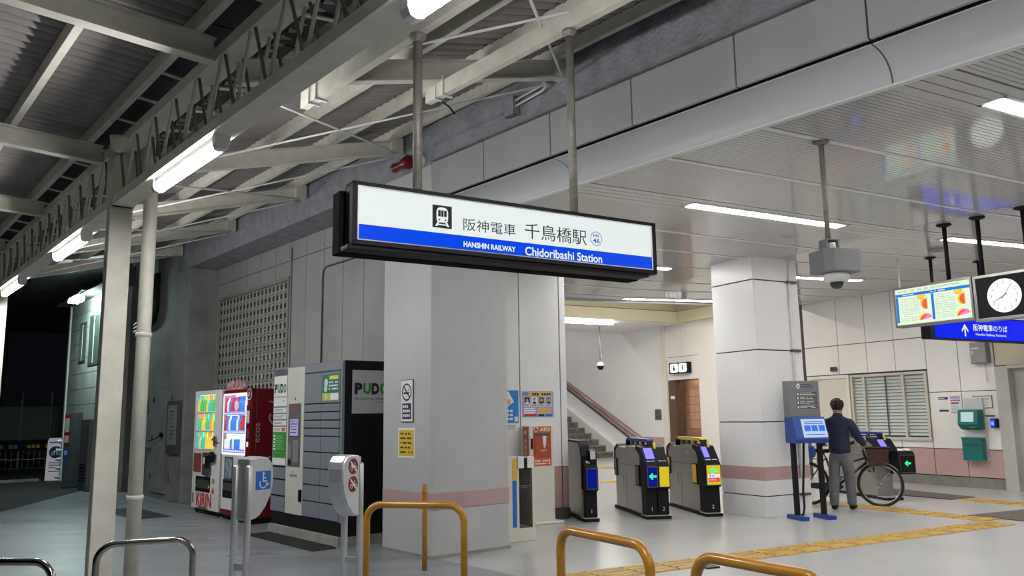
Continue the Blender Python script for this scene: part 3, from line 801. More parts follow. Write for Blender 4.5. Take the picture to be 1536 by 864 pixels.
al.box(-HW - .001, -HW + .007, y0 - .002, y0 + .004, 0, HH); al.box(HW - .007, HW + .001, y0 - .002, y0 + .004, 0, HH)
al.box(-HW, HW, y0 - .002, y0 + .004, -.0, .006); al.box(-HW, HW, y0 - .002, y0 + .004, HH - .006, HH)
obj('inner_rim', al, M_ALU, sign)
plate(sign, M_SIGNW, -HW, HW, .091, HH, -.004, .004, 'white_face')
plate(sign, M_SIGNB, -HW, HW, 0, .091, -.004, .004, 'blue_face')
obj('rear_light_box', MB().box(-HW - .055, HW - .02, .125, .235, -.055, HH - .005), M_SIGNBODY, sign, .004)
obj('lower_rail', MB().box(-HW - .05, HW - .03, .0, .22, -.05, -.026), M_BLACK, sign, .003)
def SXc(s): return s - HW
# train pictogram
ix0, ix1, iz0, iz1 = SXc(.458), SXc(.583), .121, .255
ip = plate(sign, M_INK, ix0, ix1, iz0, iz1, -.006, .002, 'train_pictogram', .0)
cx = (ix0 + ix1) / 2; W = ix1 - ix0; Hh = iz1 - iz0
tb = MB()
def PX(fx, fz): return (ix0 + W * fx, iz0 + Hh * fz)
body = [PX(.22, .30), PX(.20, .42), PX(.20, .74), PX(.26, .86), PX(.38, .91), PX(.62, .91), PX(.74, .86), PX(.80, .74), PX(.80, .42), PX(.78, .30), PX(.68, .24), PX(.32, .24)]
tb.prism(body, 'y', -.0075, -.006)
for sgn in (-1, 1):
    tb.prism([(cx + sgn * W * .16, iz0 + Hh * .25), (cx + sgn * W * .26, iz0 + Hh * .25), (cx + sgn * W * .36, iz0 + Hh * .07), (cx + sgn * W * .25, iz0 + Hh * .07)], 'y', -.0075, -.006)
tb.box(ix0 + W * .24, ix0 + W * .76, -.0075, -.006, iz0 + Hh * .12, iz0 + Hh * .17)
obj('train_front', tb, M_SIGNW, ip)
wn = MB()
for a, b in ((.28, .41), (.44, .56), (.59, .72)): wn.box(ix0 + W * a, ix0 + W * b, -.0085, -.0074, iz0 + Hh * .50, iz0 + Hh * .78)
for a in (.30, .62): wn.box(ix0 + W * a, ix0 + W * (a + .08), -.0085, -.0074, iz0 + Hh * .33, iz0 + Hh * .39)
obj('train_window', wn, M_INK, ip)
text('阪神電車', sign, M_INK, SXc(.660), SXc(1.023), .124, .197, -.006)
text('千鳥橋駅', sign, M_INK, SXc(1.091), SXc(1.566), .119, .219, -.006)
text('HANSHIN RAILWAY', sign, M_SIGNW, SXc(.660), SXc(1.022), .024, .058, -.006, bold=.035)
text('Chidoribashi Station', sign, M_SIGNW, SXc(1.09), SXc(1.688), .012, .068, -.006, bold=.02)
obj('number_ring', MB().disc((SXc(1.645), -.006, .172), .047, n=32, r2=.043), M_BLUEINK, sign, fix=False)
text('HS', sign, M_BLUEINK, SXc(1.622), SXc(1.668), .183, .202, -.006, bold=.03)
text('46', sign, M_BLUEINK, SXc(1.617), SXc(1.672), .143, .174, -.006, bold=.03)
# poles of the sign: parts of it
for (u, v, ztop) in ((2.60, 3.83, zr(2.63) - .32), (3.735, 3.68, zr(3.76) - .32)):
    w = wpt('F', u, v); lp = Matrix.Rotation(-radians(31.94), 3, 'Z') @ (w - Vector((s0.x, s0.y, 0)))
    pl = obj('hanging_pole', MB().tube([(lp.x, .125, .28), (lp.x, .125, ztop - 2.457)], .028, 12), M_GALV, sign)
    obj('pole_flange', MB().lathe([(.0, ztop - 2.45), (.05, ztop - 2.45), (.05, ztop - 2.47), (.03, ztop - 2.50)], 12, (lp.x, .125, 0)), M_GALV, pl)
    obj('rusty_socket', MB().lathe([(.0285, .30), (.034, .31), (.034, .36), (.0285, .37)], 12, (lp.x, .125, 0)), mat('rust', (.16, .08, .035), .8, var=.2, scale=20), pl)

# ---- red horn lamp on the wall, junction box, conduits
t = thing('horn_lamp', 'small dark red horn shaped lamp fixed to the wall under a rafter end', 'lamp', 'F', 5.03, 7.95, 4.42)
obj('horn', MB().lathe([(.0, -.17), (.075, -.17), (.08, -.13), (.055, -.03), (.05, .06), (.06, .13), (.055, .15), (0, .15)], 16, (0, 0, 0), 'y'), M_RED, t)
obj('bracket', MB().tube([(.0, -.03, .05), (.03, -.06, .12), (.10, -.15, .08), (.16, -.20, .05)], .014, 6), M_DKGREY, t)
obj('wall_cup', MB().lathe([(.03, .09), (.075, .10), (.085, .15), (.07, .17)], 14, (.0, -.20, .03), 'x'), M_WHITEP, t)
t = thing('junction_box', 'small grey junction box on the wall above the entrance panels', 'box', 'F', 5.155, 6.02, 4.47)
obj('casing', MB().box(-.09, 0, -.075, .075, 0, .19), M_PLASTER, t, .006)
obj('bracket', MB().box(-.10, -.09, -.10, .03, -.035, -.01), M_DKGREY, t)
t = thing('wall_conduit', 'pair of thin painted conduits bending from the rafter to the junction box', 'conduit', 'F', 5.10, 5.9, 4.55)
for k, dz in enumerate((.0, .06)):
    obj('pipe', MB().tube([(0, .05, dz), (0, -.35, dz + .03), (-.02, -.44, dz + .06), (-.10, -.47, dz + .08), (-.5, -.47, dz + .02)], .012, 6), M_STRIP, t)
t = thing('wall_conduit', 'dark thin conduit bending along the grey wall panels above the parcel locker', 'conduit', 'F', 5.735, 11.26, 0)
obj('pipe', MB().tube([(0, 0, 1.0), (0, 0, 3.62), (0, -.03, 3.72), (0, -.12, 3.76), (0, -2.7, 3.76)], .013, 6), M_DKGREY, t)
t = thing('wall_conduit', 'pale thin conduit running straight down beside the glass block window', 'conduit', 'F', 5.735, 12.36, 0)
obj('pipe', MB().tube([(0, 0, 1.0), (0, 0, 4.25)], .016, 6), M_WALLG, t)
t = thing('service_pipe', 'bundle of dark service pipes bending along the grey wall above the service doors', 'pipes', 'F', 5.19, 17.6, 3.5)
for k in range(3):
    obj('pipe', MB().tube([(0, .2 - k * .16, 1.35), (0, .2 - k * .16, .42 - k * .08), (0, .32 - k * .16, .22 - k * .08), (0, .55 - k * .16, .14 - k * .08), (0, 1.3, .05 - k * .08)], .045, 8), M_BLACK, t)
obj('duct_box', MB().box(-.06, .06, -.3, .3, 1.0, 1.4), M_DKGREY, t)

# =================================================================== THINGS UNDER THE CANOPY
def arch_glass(name, tint=(1, 1, 1), refl=.08):
    if name in MATS: return MATS[name]
    m = bpy.data.materials.new(name); m.use_nodes = True; nt = m.node_tree; nt.nodes.clear()
    o = nt.nodes.new('ShaderNodeOutputMaterial'); mx = nt.nodes.new('ShaderNodeMixShader')
    tr = nt.nodes.new('ShaderNodeBsdfTransparent'); gl = nt.nodes.new('ShaderNodeBsdfGlossy')
    tr.inputs[0].default_value = (*tint, 1); gl.inputs['Roughness'].default_value = .03
    lw = nt.nodes.new('ShaderNodeLayerWeight'); pw = nt.nodes.new('ShaderNodeMath'); pw.operation = 'POWER'; pw.inputs[1].default_value = 4.0
    ad = nt.nodes.new('ShaderNodeMath'); ad.operation = 'MULTIPLY_ADD'; ad.inputs[1].default_value = .6; ad.inputs[2].default_value = refl * .4
    nt.links.new(lw.outputs['Facing'], pw.inputs[0]); nt.links.new(pw.outputs[0], ad.inputs[0]); nt.links.new(ad.outputs[0], mx.inputs[0]); nt.links.new(tr.outputs[0], mx.inputs[1]); nt.links.new(gl.outputs[0], mx.inputs[2])
    nt.links.new(mx.outputs[0], o.inputs[0]); MATS[name] = m; return m
M_PANE = arch_glass('clear_pane'); M_SMOKE = arch_glass('smoked_pane', (.62, .66, .62))

# ---- hoops (bent pipe guard rails)
def hoop(a, b, h, m, label, group, rad=.028, corner=.13):
    """a, b: (u, v) feet in frame F"""
    A, B = wpt('F', *a), wpt('F', *b); L = (B - A).length
    t = bpy.data.objects.new('guard_rail', None); COL.objects.link(t)
    t.location = A; t.rotation_euler = (0, 0, math.atan2(B.y - A.y, B.x - A.x)); tag(t, label, 'guard rail', group)
    pts = [(0, 0, 0), (0, 0, h - corner)]
    pts += [(corner - corner * cos(k * pi / 16), 0, h - corner + corner * sin(k * pi / 16)) for k in range(1, 9)]
    pts += [(L - corner + corner * sin(k * pi / 16), 0, h - corner + corner * cos(k * pi / 16)) for k in range(0, 9)] + [(L, 0, 0)]
    obj('bent_pipe', MB().tube(pts, rad, 14), m, t)
    for x in (0, L): obj('foot_collar', MB().lathe([(rad, .02), (rad + .018, .015), (rad + .02, 0)], 14, (x, 0, 0)), M_DKGREY, t)
    return t
G1 = 'bent pipe guard rails along the pavement'
hoop((3.50, 6.02), (3.99, 5.36), .80, M_RAILY, 'mustard yellow bent pipe guard rail in front of the pillar corner', G1)
hoop((3.60, 3.84), (3.445, 2.99), .80, M_RAILY, 'mustard yellow bent pipe guard rail in front of the ticket gates', G1)
hoop((3.415, 2.67), (3.31, 1.90), .80, M_RAILY, 'mustard yellow bent pipe guard rail in front of the floor markings', G1)
hoop((1.30, 5.25), (1.80, 5.12), .80, M_CHROME, 'polished steel bent pipe guard rail at the foot of the canopy column', G1, .019, .10)
hoop((.45, 5.36), (.99, 4.80), .80, M_CHROME, 'polished steel bent pipe guard rail at the lower corner beside the street', G1, .019, .10)
t = thing('bollard', 'mustard yellow steel post standing at the pillar corner', 'bollard', 'F', 4.728, 7.0)
obj('post', MB().lathe([(0, 0), (.027, 0), (.027, .825), (.022, .832), (0, .833)], 14), M_RAILY, t)
obj('lock_ring', MB().lathe([(.027, .74), (.033, .742), (.033, .765), (.027, .767)], 14), M_RAILY, t)

# ---- barrier posts with hanging heads
def barrier(x, y, turn, mirror, label):
    t = thing('barrier_post', label, 'barrier', 'W', x, y, 0, turn)
    T = .13; Wd = .21; s = -1 if mirror else 1
    for yy, ztop in ((0, 1.185), (T, 1.185)):
        obj('post', MB().lathe([(0, 0), (.023, 0), (.023, ztop - .01), (.018, ztop), (0, ztop)], 14, (0, yy, 0)), M_ALU, t)
    obj('cross_bar', MB().box(-.012, .012, 0, T, .50, .545), M_ALU, t, .004)
    out = [(0, 1.235), (.10, 1.245), (.165, 1.235), (.20, 1.20), (.215, 1.15), (.213, 1.06), (.195, .98), (.15, .90), (.10, .845), (.06, .825), (0, .82)]
    head = obj('head', MB().prism([(p[0] * s, p[1]) for p in out], 'y', .005, T - .005), M_ALU, t, .012)
    rim = [(p[0] * s * .96 + s * .003, 1.03 + (p[1] - 1.03) * .96) for p in out]
    obj('face_plate', MB().prism(rim, 'y', -.006, .006), mat('pale_grey_plate', (.62, .63, .65), .4, .25, var=.05), head, .002)
    return t, head, s
t, head, s = barrier(-1.80, 5.68, 58, False, 'silver barrier post whose head bears a blue wheelchair sign')
sg = plate(head, M_BLUEINK, .055, .185, 1.02, 1.145, -.009, .003, 'wheelchair_sign', .002, label='blue square wheelchair sign')
wc = MB(); yw = -.0105
wc.disc((.118, yw, 1.128), .010, t=.0012, n=14)
wc.add([(.118 + .034 * r_ * cos(a), yw, 1.062 + .034 * r_ * sin(a)) for r_ in (1, .76) for a in [radians(150 + k * 13) for k in range(19)]],
       [(k, k + 1, 19 + k + 1, 19 + k) for k in range(18)])
wc.box(.112, .122, yw, yw + .001, 1.075, 1.118); wc.box(.112, .142, yw, yw + .001, 1.072, 1.081); wc.box(.118, .140, yw, yw + .001, 1.094, 1.102)
wc.prism([(.136, 1.081), (.146, 1.081), (.160, 1.050), (.151, 1.046)], 'y', yw, yw + .001); wc.prism([(.151, 1.046), (.172, 1.052), (.172, 1.060), (.152, 1.055)], 'y', yw, yw + .001)
obj('wheelchair_figure', wc, M_PAPER, sg, fix=False)
t, head, s = barrier(-1.085, 5.90, 66, True, 'silver barrier post whose head bears two red prohibition signs')
for zc, kind in ((1.165, 'moped'), (1.045, 'bicycle')):
    xc = -.098
    dsc = obj('no_' + kind + '_sign', MB().disc((xc, -.009, zc), .054, t=.003, n=28), M_DKRED, head, label='dark red round prohibition sign with a ' + kind)
    f = MB(); yw = -.0105
    for dx in (-.024, .024): f.disc((xc + dx, yw, zc - .014), .015, n=16, r2=.0105)
    f.box(xc - .022, xc + .02, yw, yw + .001, zc - .010, zc - .004 if kind == 'bicycle' else zc + .006)
    f.prism([(xc - .006, zc - .004), (xc, zc - .004), (xc - .012, zc + .02), (xc - .018, zc + .02)], 'y', yw, yw + .001)
    f.prism([(xc + .016, zc - .008), (xc + .023, zc - .012), (xc + .014, zc + .026), (xc + .008, zc + .026)], 'y', yw, yw + .001)
    if kind == 'moped': f.prism([(xc - .03, zc + .004), (xc - .004, zc + .004), (xc - .004, zc + .016), (xc - .026, zc + .016)], 'y', yw, yw + .001)
    a = radians(-45); bx = .006; ln = .05
    f.prism([(xc + ln * cos(a + pi) - bx * sin(a), zc + ln * sin(a + pi) + bx * cos(a)), (xc + ln * cos(a + pi) + bx * sin(a), zc + ln * sin(a + pi) - bx * cos(a)),
             (xc + ln * cos(a) + bx * sin(a), zc + ln * sin(a) - bx * cos(a)), (xc + ln * cos(a) - bx * sin(a), zc + ln * sin(a) + bx * cos(a))], 'y', yw - .0005, yw)
    obj('pictogram', f, M_PAPER, dsc, fix=False)

# ---- parcel locker
lk = thing('parcel_locker', 'grey self-service parcel locker with black side on a stone kerb beside the pillar', 'locker', 'F', 4.83, 9.885, 0, -90)
X0, X1, D = -.985, .985, .64
obj('cabinet_shell', MB().box(X0, X1 - .012, .012, D, .27, 2.19), M_LOCKG, lk, .02)
obj('side_panel', MB().box(X1 - .012, X1, .03, D, .115, 2.185), M_BLACK, lk, .004)
obj('plinth', MB().box(X0 + .01, X1 - .02, .015, D, .115, .272), M_BLACK, lk)
for k in range(4):
    a = X0 - .0 + k * .4925
    obj('kerb_stone', MB().box(a + .004, a + .4885, -.03, D, 0, .112), mat('kerb_stone', (.34, .34, .32), .8, var=.12, scale=5), lk, .006)
obj('top_cap', MB().box(X0 + .04, X1 - .04, .0, .02, 2.075, 2.17), M_LOCKG, lk, .006)
obj('corner_strip', MB().box(.925, X1 - .012, .0, .02, .275, 2.17), M_LOCKG, lk, .006)
rowsz = [2.065, 1.676, 1.573, 1.472, 1.373, 1.274, 1.078, .876, .676, .474, .278]
obj('door_recess', MB().box(X0 + .012, .922, .0075, .0125, .28, 2.068), M_BLACK, lk)
for a, b in ((-.028, .440), (.450, .918)):
    for i in range(10):
        obj('locker_door', MB().box(a, b, -.004, .007, rowsz[i + 1] + .007, rowsz[i] - .007), M_LOCKG, lk, .003)
for z0, z1 in ((.704, .86), (.49, .694), (.278, .48)):
    obj('locker_door', MB().box(X0 + .012, -.545, -.004, .007, z0 + .006, z1 - .006), M_LOCKG, lk, .003)
obj('kiosk_column', MB().box(-.535, -.036, -.002, .018, .278, 2.165), M_LOCKW, lk, .004)
obj('label_column', MB().box(X0 + .012, -.545, 0, .018, .875, 2.165), M_LOCKG, lk, .003)
sgn = plate(lk, M_PAPER, X0 + .03, -.552, 1.665, 2.07, -.002, .003, 'front_sign_panel', label='white sign panel with black and green lettering')
def pudo(parent, x0, x1, z0, z1, y, face='-y'):
    w = (x1 - x0) / 4
    for i, (c, m) in enumerate(zip('PUDO', (M_INK, M_GREENINK, M_INK, M_GREENINK))):
        text(c, parent, m, x0 + i * w + w * .04, x0 + (i + 1) * w - w * .06, z0, z1, y, face=face, bold=.05)
pudo(sgn, X0 + .05, -.565, 1.84, 1.965, -.004)
text('Pick Up & Drop Off station', sgn, M_INK, X0 + .05, -.565, 1.775, 1.80, -.004, bold=.02)
lines(sgn, M_GREYINK, -.70, -.565, 1.725, 1.745, -.0035, 1, seed=2)
for i, z in enumerate((1.585, 1.50, 1.415, 1.33)):
    p = plate(lk, M_PAPER, X0 + .03, -.552, z - .008, z + .058, -.002, .003, 'instruction_strip')
    lines(p, M_GREYINK, X0 + .06, -.70 if i == 3 else -.60, z + .008, z + .042, -.004, 2, seed=i)
    if i == 3: plate(p, M_ORANGE, -.68, -.575, z + .004, z + .046, -.004, .001, 'orange_field')
g = plate(lk, M_GREENINK, X0 + .03, -.552, 1.05, 1.31, -.002, .003, 'green_instruction_panel', label='green instruction panel')
lines(g, M_PAPER, X0 + .05, -.87, 1.07, 1.29, -.004, 5, fill=.6, seed=4)
lines(g, mat('pale_green_print', (.25, .55, .26), .5, var=0), -.85, -.58, 1.08, 1.28, -.004, 7, fill=.35, seed=5)
g2 = plate(lk, M_GREENINK, X0 + .03, -.552, .955 + .03, 1.04, -.002, .003, 'green_instruction_panel', label='green instruction panel')
plate(lk, M_PAPER, X0 + .03, -.552, .885, .975, -.002, .003, 'white_label')
# poster on the upper right door
po = plate(lk, mat('green_poster_print', (.01, .17, .13), .5, var=.05), .475, .90, 1.71, 2.03, -.0065, .003, 'door_poster', label='green and yellow poster')
plate(po, mat('lime_print', (.50, .62, .10), .5, var=.1, scale=14), .475, .90, 1.71, 1.80, -.008, .002, 'lime_field')
plate(po, M_PAPER, .69, .885, 1.715, 1.795, -.009, .001, 'white_field')
plate(po, mat('pale_yellow_print', (.72, .70, .10), .5, var=0), .66, .88, 1.965, 2.01, -.008, .002, 'yellow_field')
lines(po, M_PAPER, .64, .88, 1.83, 1.95, -.008, 3, fill=.5, blocks=6, seed=8)
ch = MB()
for x, z, r in ((.57, 1.93, .05), (.56, 1.86, .045), (.575, 1.755, .03)): ch.disc((x, -.0085, z), r, t=.001, n=16)
obj('pale_figure', ch, mat('mint_print', (.55, .72, .62), .5, var=0), po)
# touch screen column
kp = obj('kiosk_panel', MB().box(-.475, -.115, -.008, .0, .875, 1.69), mat('kiosk_grey', (.16, .165, .18), .4, .2, var=.04), lk, .004)
plate(kp, M_REDINK, -.39, -.22, 1.63, 1.66, -.010, .002, 'red_label')
obj('screen_bezel', MB().box(-.42, -.15, -.014, -.008, 1.26, 1.50), M_DKGREY, kp, .003)
sc_ = plate(lk, glow('lilac_screen', (.42, .38, .66), .75), -.405, -.165, 1.275, 1.49, -.016, .002, 'touch_screen', label='lit lilac touch screen')
lines(sc_, M_NAVY, -.39, -.18, 1.30, 1.48, -.017, 5, fill=.35, blocks=7, seed=3)
obj('card_reader', MB().box(-.44, -.34, -.02, -.008, .99, 1.17), M_MIDGREY, kp, .004); obj('receipt_cover', MB().box(-.31, -.15, -.016, -.008, .93, 1.22), M_MIDGREY, kp, .006)
obj('parcel_scanner', MB().box(-.445, -.37, -.014, -.008, .90, .965), M_BLACK, kp, .002)
obj('camera_eye', MB().box(-.30, -.28, -.006, .0, 1.735, 1.77), M_BLACK, lk, .002)
obj('roof_logo_mark', MB().prism([(-.36, .785), (-.29, .83), (-.22, .785), (-.29, .82)], 'y', -.0045, -.003), M_GREYINK, lk)
text('Packcity', lk, M_INK, -.40, -.18, .735, .785, -.0035, shear=.2)
obj('pull_handle', MB().box(-.085, -.045, -.035, 0, .45, .60), M_BLACK, lk, .004)
# big sign on the black side, facing the street corner
ss = obj('side_sign_panel', MB().box(X1 - .001, X1 + .004, .125, .635, 1.545, 2.07), mat('pale_lilac_sign', (.50, .50, .53), .5, var=.02), lk, label='pale sign panel with black and green lettering on the black side')
for i, (c, m) in enumerate(zip('PUDO', (M_INK, M_GREENINK, M_INK, M_GREENINK))):
    text(c, ss, m, .155 + i * .118, .155 + i * .118 + .108, 1.775, 1.915, X1 + .0055, face='x', bold=.06)
text('Pick Up & Drop Off station', ss, M_INK, .155, .62, 1.705, 1.735, X1 + .0055, face='x', bold=.02)
lines_m = MB().box(X1 + .0045, X1 + .0055, .44, .62, 1.675, 1.685); obj('printed_line', lines_m, M_GREYINK, ss)
mt = obj('floor_mat', MB().prism([(0, 0), (1.95, 0), (1.95, .30), (1.8, .36), (0, .36)], 'z', 0, .008), mat('black_rubber_mat', (.014, .014, .015), .6, var=.2), None)
mt.location = wpt('F', 4.45, 10.80, 0.0); mt.rotation_euler = (0, 0, -ANG['F'] - pi / 2); tag(mt, 'black rubber mat on the concrete in front of the parcel locker', 'mat')

# ---- drink vending machines
BOT = []
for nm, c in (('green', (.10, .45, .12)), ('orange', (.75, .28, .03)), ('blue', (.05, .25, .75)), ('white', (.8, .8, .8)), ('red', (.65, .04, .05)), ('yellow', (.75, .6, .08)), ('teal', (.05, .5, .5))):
    BOT.append(mat('bottle_' + nm, c, .3, var=0, emit=c, estr=.85))  # drinks glow themselves in place of light falling on them in the display
bprof = [(0, 0), (.030, 0), (.031, .02), (.031, .10), (.028, .125), (.013, .155), (.013, .17), (.015, .171), (.015, .187), (0, .188)]
cprof = [(0, 0), (.026, .0), (.028, .008), (.028, .115), (.024, .125), (0, .125)]
def bottles(t, x0, x1, z, n, y, pal, rnd, can=False, s=1.0):
    key = {}
    for i in range(n):
        m = BOT[pal[rnd.randrange(len(pal))]]
        x = x0 + (x1 - x0) * (i + .5) / n
        if m.name not in key:
            mb = MB().lathe(cprof if can else bprof, 8)
            o = obj('sample_drink', mb, m, t); key[m.name] = o
        else:
            o = clone(key[m.name], t)
        o.location = (x, y, z); o.scale = (s, s, s)
rnd = random.Random(11)
w_ = 1.19; h_ = 1.965
vm = thing('vending_machine', 'white drink vending machine with red lettering, beside the red machine', 'vending machine', 'F', 4.87, 13.45, 0, -90)
a, b = -w_ / 2, w_ / 2
obj('cabinet', MB().box(a, b, .06, .72, .09, h_), M_WHITEP, vm, .02)
dr = MB()
dx0, dx1, dz0, dz1 = a + .09, b - .27, 1.02, 1.90
dr.box(a, dx0, -.0, .07, .09, h_); dr.box(dx1, b, -.0, .07, .09, h_); dr.box(dx0, dx1, 0, .07, dz1, h_); dr.box(dx0, dx1, 0, .07, .09, dz0)
obj('front_door', dr, M_WHITEP, vm, .004)
obj('display_back', MB().box(dx0, dx1, .054, .059, dz0, dz1), glow('display_backlight_green', (.70, 1.0, .90), 1.7), vm)
# blurred product pictures behind the bottles
for r in range(3):
    z = dz0 + .02 + r * .295
    for c in range(4):
        col = [(.10, .50, .42), (.55, .62, .08), (.75, .32, .06), (.25, .55, .16)][(c + r * 2) % 4]
        plate(vm, mat('display_card_%d' % ((c + r * 2) % 4), col, .5, var=.15, scale=20, emit=col, estr=1.2), dx0 + .02 + c * .2, dx0 + .19 + c * .2, z + .05, z + .26, .048, .006, 'display_card')  # card glow stands in for the light inside the display
    obj('display_shelf', MB().box(dx0, dx1, .0, .06, z - .035, z - .004), M_WHITEP, vm)
    pt = obj('price_tag', MB().box(-.028, .028, -.004, 0, -.008, .008), mat('orange_tag', (.75, .42, .25), .5, var=0), vm)
    pt.location = (dx0 + .058, 0, z - .02)
    for k in range(1, 9): clone(pt, vm, (dx0 + .058 + k * .09, 0, z - .02))
    bottles(vm, dx0 + .01, dx1 - .01, z, 9, .033, [0, 5, 1, 6, 5, 0], rnd)
obj('display_pane', MB().box(dx0, dx1, .004, .006, dz0, dz1), M_PANE, vm)
obj('price_poster', MB().box(a + .05, a + .40, -.006, 0, .66, .96), mat('dark_red_print', (.36, .09, .07), .5, var=.3, scale=18), vm)
cp = obj('coin_panel', MB().box(a + .46, a + .86, -.012, 0, .62, .98), M_STEEL, vm, .004)
obj('bill_slot', MB().box(a + .62, a + .80, -.03, -.012, .74, .93), M_BLACK, cp, .004); obj('order_display', MB().box(a + .52, a + .62, -.02, -.012, .80, .90), M_PAPER, cp); obj('red_button', MB().box(a + .72, a + .84, -.018, -.012, .95, .98), M_REDINK, cp)
obj('coin_return', MB().box(a + .66, a + .82, -.03, -.012, .60, .68), M_STEEL, cp, .004)
lb = obj('lock_bar', MB().box(b - .33, b - .22, -.07, 0, .84, .95), M_BLACK, vm, .01)
obj('lock_knob', MB().lathe([(0, -.10), (.07, -.09), (.075, -.04), (.05, -.02)], 14, (b - .20, 0, .93), 'y'), M_BLACK, lb)
hs = obj('hasp', MB().tube([(b - .28, -.03, 1.18), (b - .20, -.05, 1.20), (b - .12, -.04, 1.16), (b - .02, -.05, 1.16)], .012, 6), M_DKGREY, vm)
obj('hasp_plate', MB().box(b - .24, b - .14, -.03, 0, 1.09, 1.24), M_STEEL, hs, .004)
op = obj('dispense_opening', MB().box(a + .19, a + .82, -.008, .002, .36, .60), M_BLACK, vm, .004)
obj('flap', MB().prism([(-.012, .55), (-.03, .42), (-.012, .42)], 'x', a + .26, a + .80), M_STEEL, op); obj('lower_lip', MB().box(a + .19, a + .82, -.016, -.008, .44, .455), M_WHITEP, op)
text('KIRIN', vm, M_REDINK, a + .24, a + .90, .13, .34, -.003, bold=.03)
obj('kick_plate', MB().prism([(a + .25, .10), (a + .80, .10), (a + .66, .125), (a + .36, .125)], 'y', -.006, 0), M_DKGREY, vm)
rs = obj('round_sticker', MB().disc((b - .24, -.003, .40), .055, t=.003, n=18), M_YELINK, vm); obj('red_centre', MB().disc((b - .24, -.005, .385), .035, t=.002, n=14), M_REDINK, rs)
obj('side_sticker', MB().box(b - .29, b - .19, -.003, 0, .50, .58), M_GREYINK, vm); obj('green_sticker', MB().box(a + .04, a + .11, -.003, 0, .16, .32), M_MIDGREY, vm)
for x in (a + .06, b - .06): obj('levelling_foot', MB().lathe([(.03, 0), (.03, .02), (.012, .03), (.012, .09)], 8, (x, .08, 0)), M_DKGREY, vm)
obj('under_base', MB().box(a + .03, b - .03, .05, .70, .04, .09), M_BLACK, vm)

w_ = 1.09; h_ = 1.945
vr = thing('vending_machine', 'red drink vending machine with blue lit display and white script on its side', 'vending machine', 'F', 4.87, 12.235, 0, -90)
a, b = -w_ / 2, w_ / 2
obj('cabinet', MB().box(a, b, .06, .72, .08, h_), M_RED, vr, .02)
dx0, dx1, dz0, dz1 = a + .03, b - .20, 1.0, 1.86
dr = MB(); dr.box(dx1, b, 0, .07, .08, h_); dr.box(a, b, 0, .07, dz1, h_); dr.box(a, dx1, .0, .07, .08, .20); dr.box(a, dx0, 0, .07, .2, dz1)
obj('front_door', dr, M_RED, vr, .004)
obj('white_lower_panel', MB().prism([(a + .02, .16), (dx1 - .26, .16), (dx1 - .02, .62), (dx1 - .02, 1.0), (a + .02, 1.0)], 'y', -.004, .06), M_WHITEP, vr, .003)
obj('display_back', MB().box(dx0, dx1, .054, .059, dz0, dz1), glow('display_backlight_blue', (.58, .70, 1.0), 2.1), vr)
fb = MB(); fb.box(dx0 - .02, dx0, -.012, .06, dz0 - .02, dz1 + .02); fb.box(dx1, dx1 + .035, -.012, .06, dz0 - .02, dz1 + .02); fb.box(dx0, dx1, -.012, .06, dz1, dz1 + .03); fb.box(dx0, dx1, -.012, .06, dz0 - .03, dz0)
obj('display_bezel', fb, glow('lit_white_bezel', (.95, .93, 1.0), 1.0), vr, .004)
for r in range(3):
    z = dz0 + .055 + r * .28
    sh = MB(); sh.box(dx0, dx1, -.006, .06, z - .05, z - .004)
    obj('display_shelf', sh, mat('violet_blue_shelf', (.10, .08, .60), .4, var=0, emit=(.10, .08, .75), estr=.6), vr)
    bt = obj('select_button', MB().box(-.02, .02, -.012, -.006, -.013, .013), M_SIGNW, vr)
    bt.location = (dx0 + .04, 0, z - .027)
    for k in range(1, 12): clone(bt, vr, (dx0 + .04 + k * .07, 0, z - .027))
    bottles(vr, dx0 + .01, dx1 - .01, z, 11, .033, ([2, 2, 4, 3] if r == 2 else [4, 2, 3, 2] if r == 1 else [2, 3, 4, 2, 3]), rnd, can=(r == 0), s=1.15)
plate(vr, mat('blue_display_card', (.02, .18, .75), .5, var=0, emit=(.02, .2, .9), estr=.8), dx0 + .40, dx1 - .01, 1.64, 1.84, .048, .006, 'display_card')
plate(vr, mat('blue_display_card', (0, 0, 0)), dx0 + .46, dx1 - .01, 1.40, 1.56, .048, .006, 'display_card')
plate(vr, mat('pink_display_card', (.75, .12, .4), .5, var=0, emit=(.9, .25, .6), estr=.8), dx0, dx0 + .45, 1.825, 1.858, .0, .004, 'display_card')
obj('white_splash', MB().disc((dx0 + .48, .0, 1.70), .075, t=.003, n=18), M_SIGNW, vr)
obj('display_pane', MB().box(dx0, dx1, -.004, -.002, dz0, dz1), M_PANE, vr)
obj('picture_panel', MB().box(a + .14, a + .48, -.010, -.004, .58, .94), M_DKGREY, vr, .004)
obj('picture', MB().box(a + .19, a + .44, -.013, -.010, .62, .91), mat('pale_blue_print', (.35, .42, .55), .5, var=.4, scale=9), vr)
op = obj('dispense_opening', MB().box(a + .10, a + .70, -.010, .002, .33, .60), M_BLACK, vr, .004)
obj('flap', MB().prism([(-.012, .55), (-.03, .44), (-.012, .44)], 'x', a + .14, a + .66), M_STEEL, op)
cp = obj('coin_panel', MB().box(dx1 + .03, b - .03, -.010, 0, .95, 1.70), M_RED, vr, .004)
obj('cream_label', MB().box(dx1 + .05, b - .05, -.013, -.010, 1.44, 1.62), M_CREAMP, cp); obj('coin_slot', MB().box(dx1 + .06, b - .06, -.02, -.010, 1.22, 1.36), M_STEEL, cp, .004); obj('lit_button', MB().box(dx1 + .08, b - .07, -.016, -.010, 1.10, 1.17), M_SIGNW, cp)
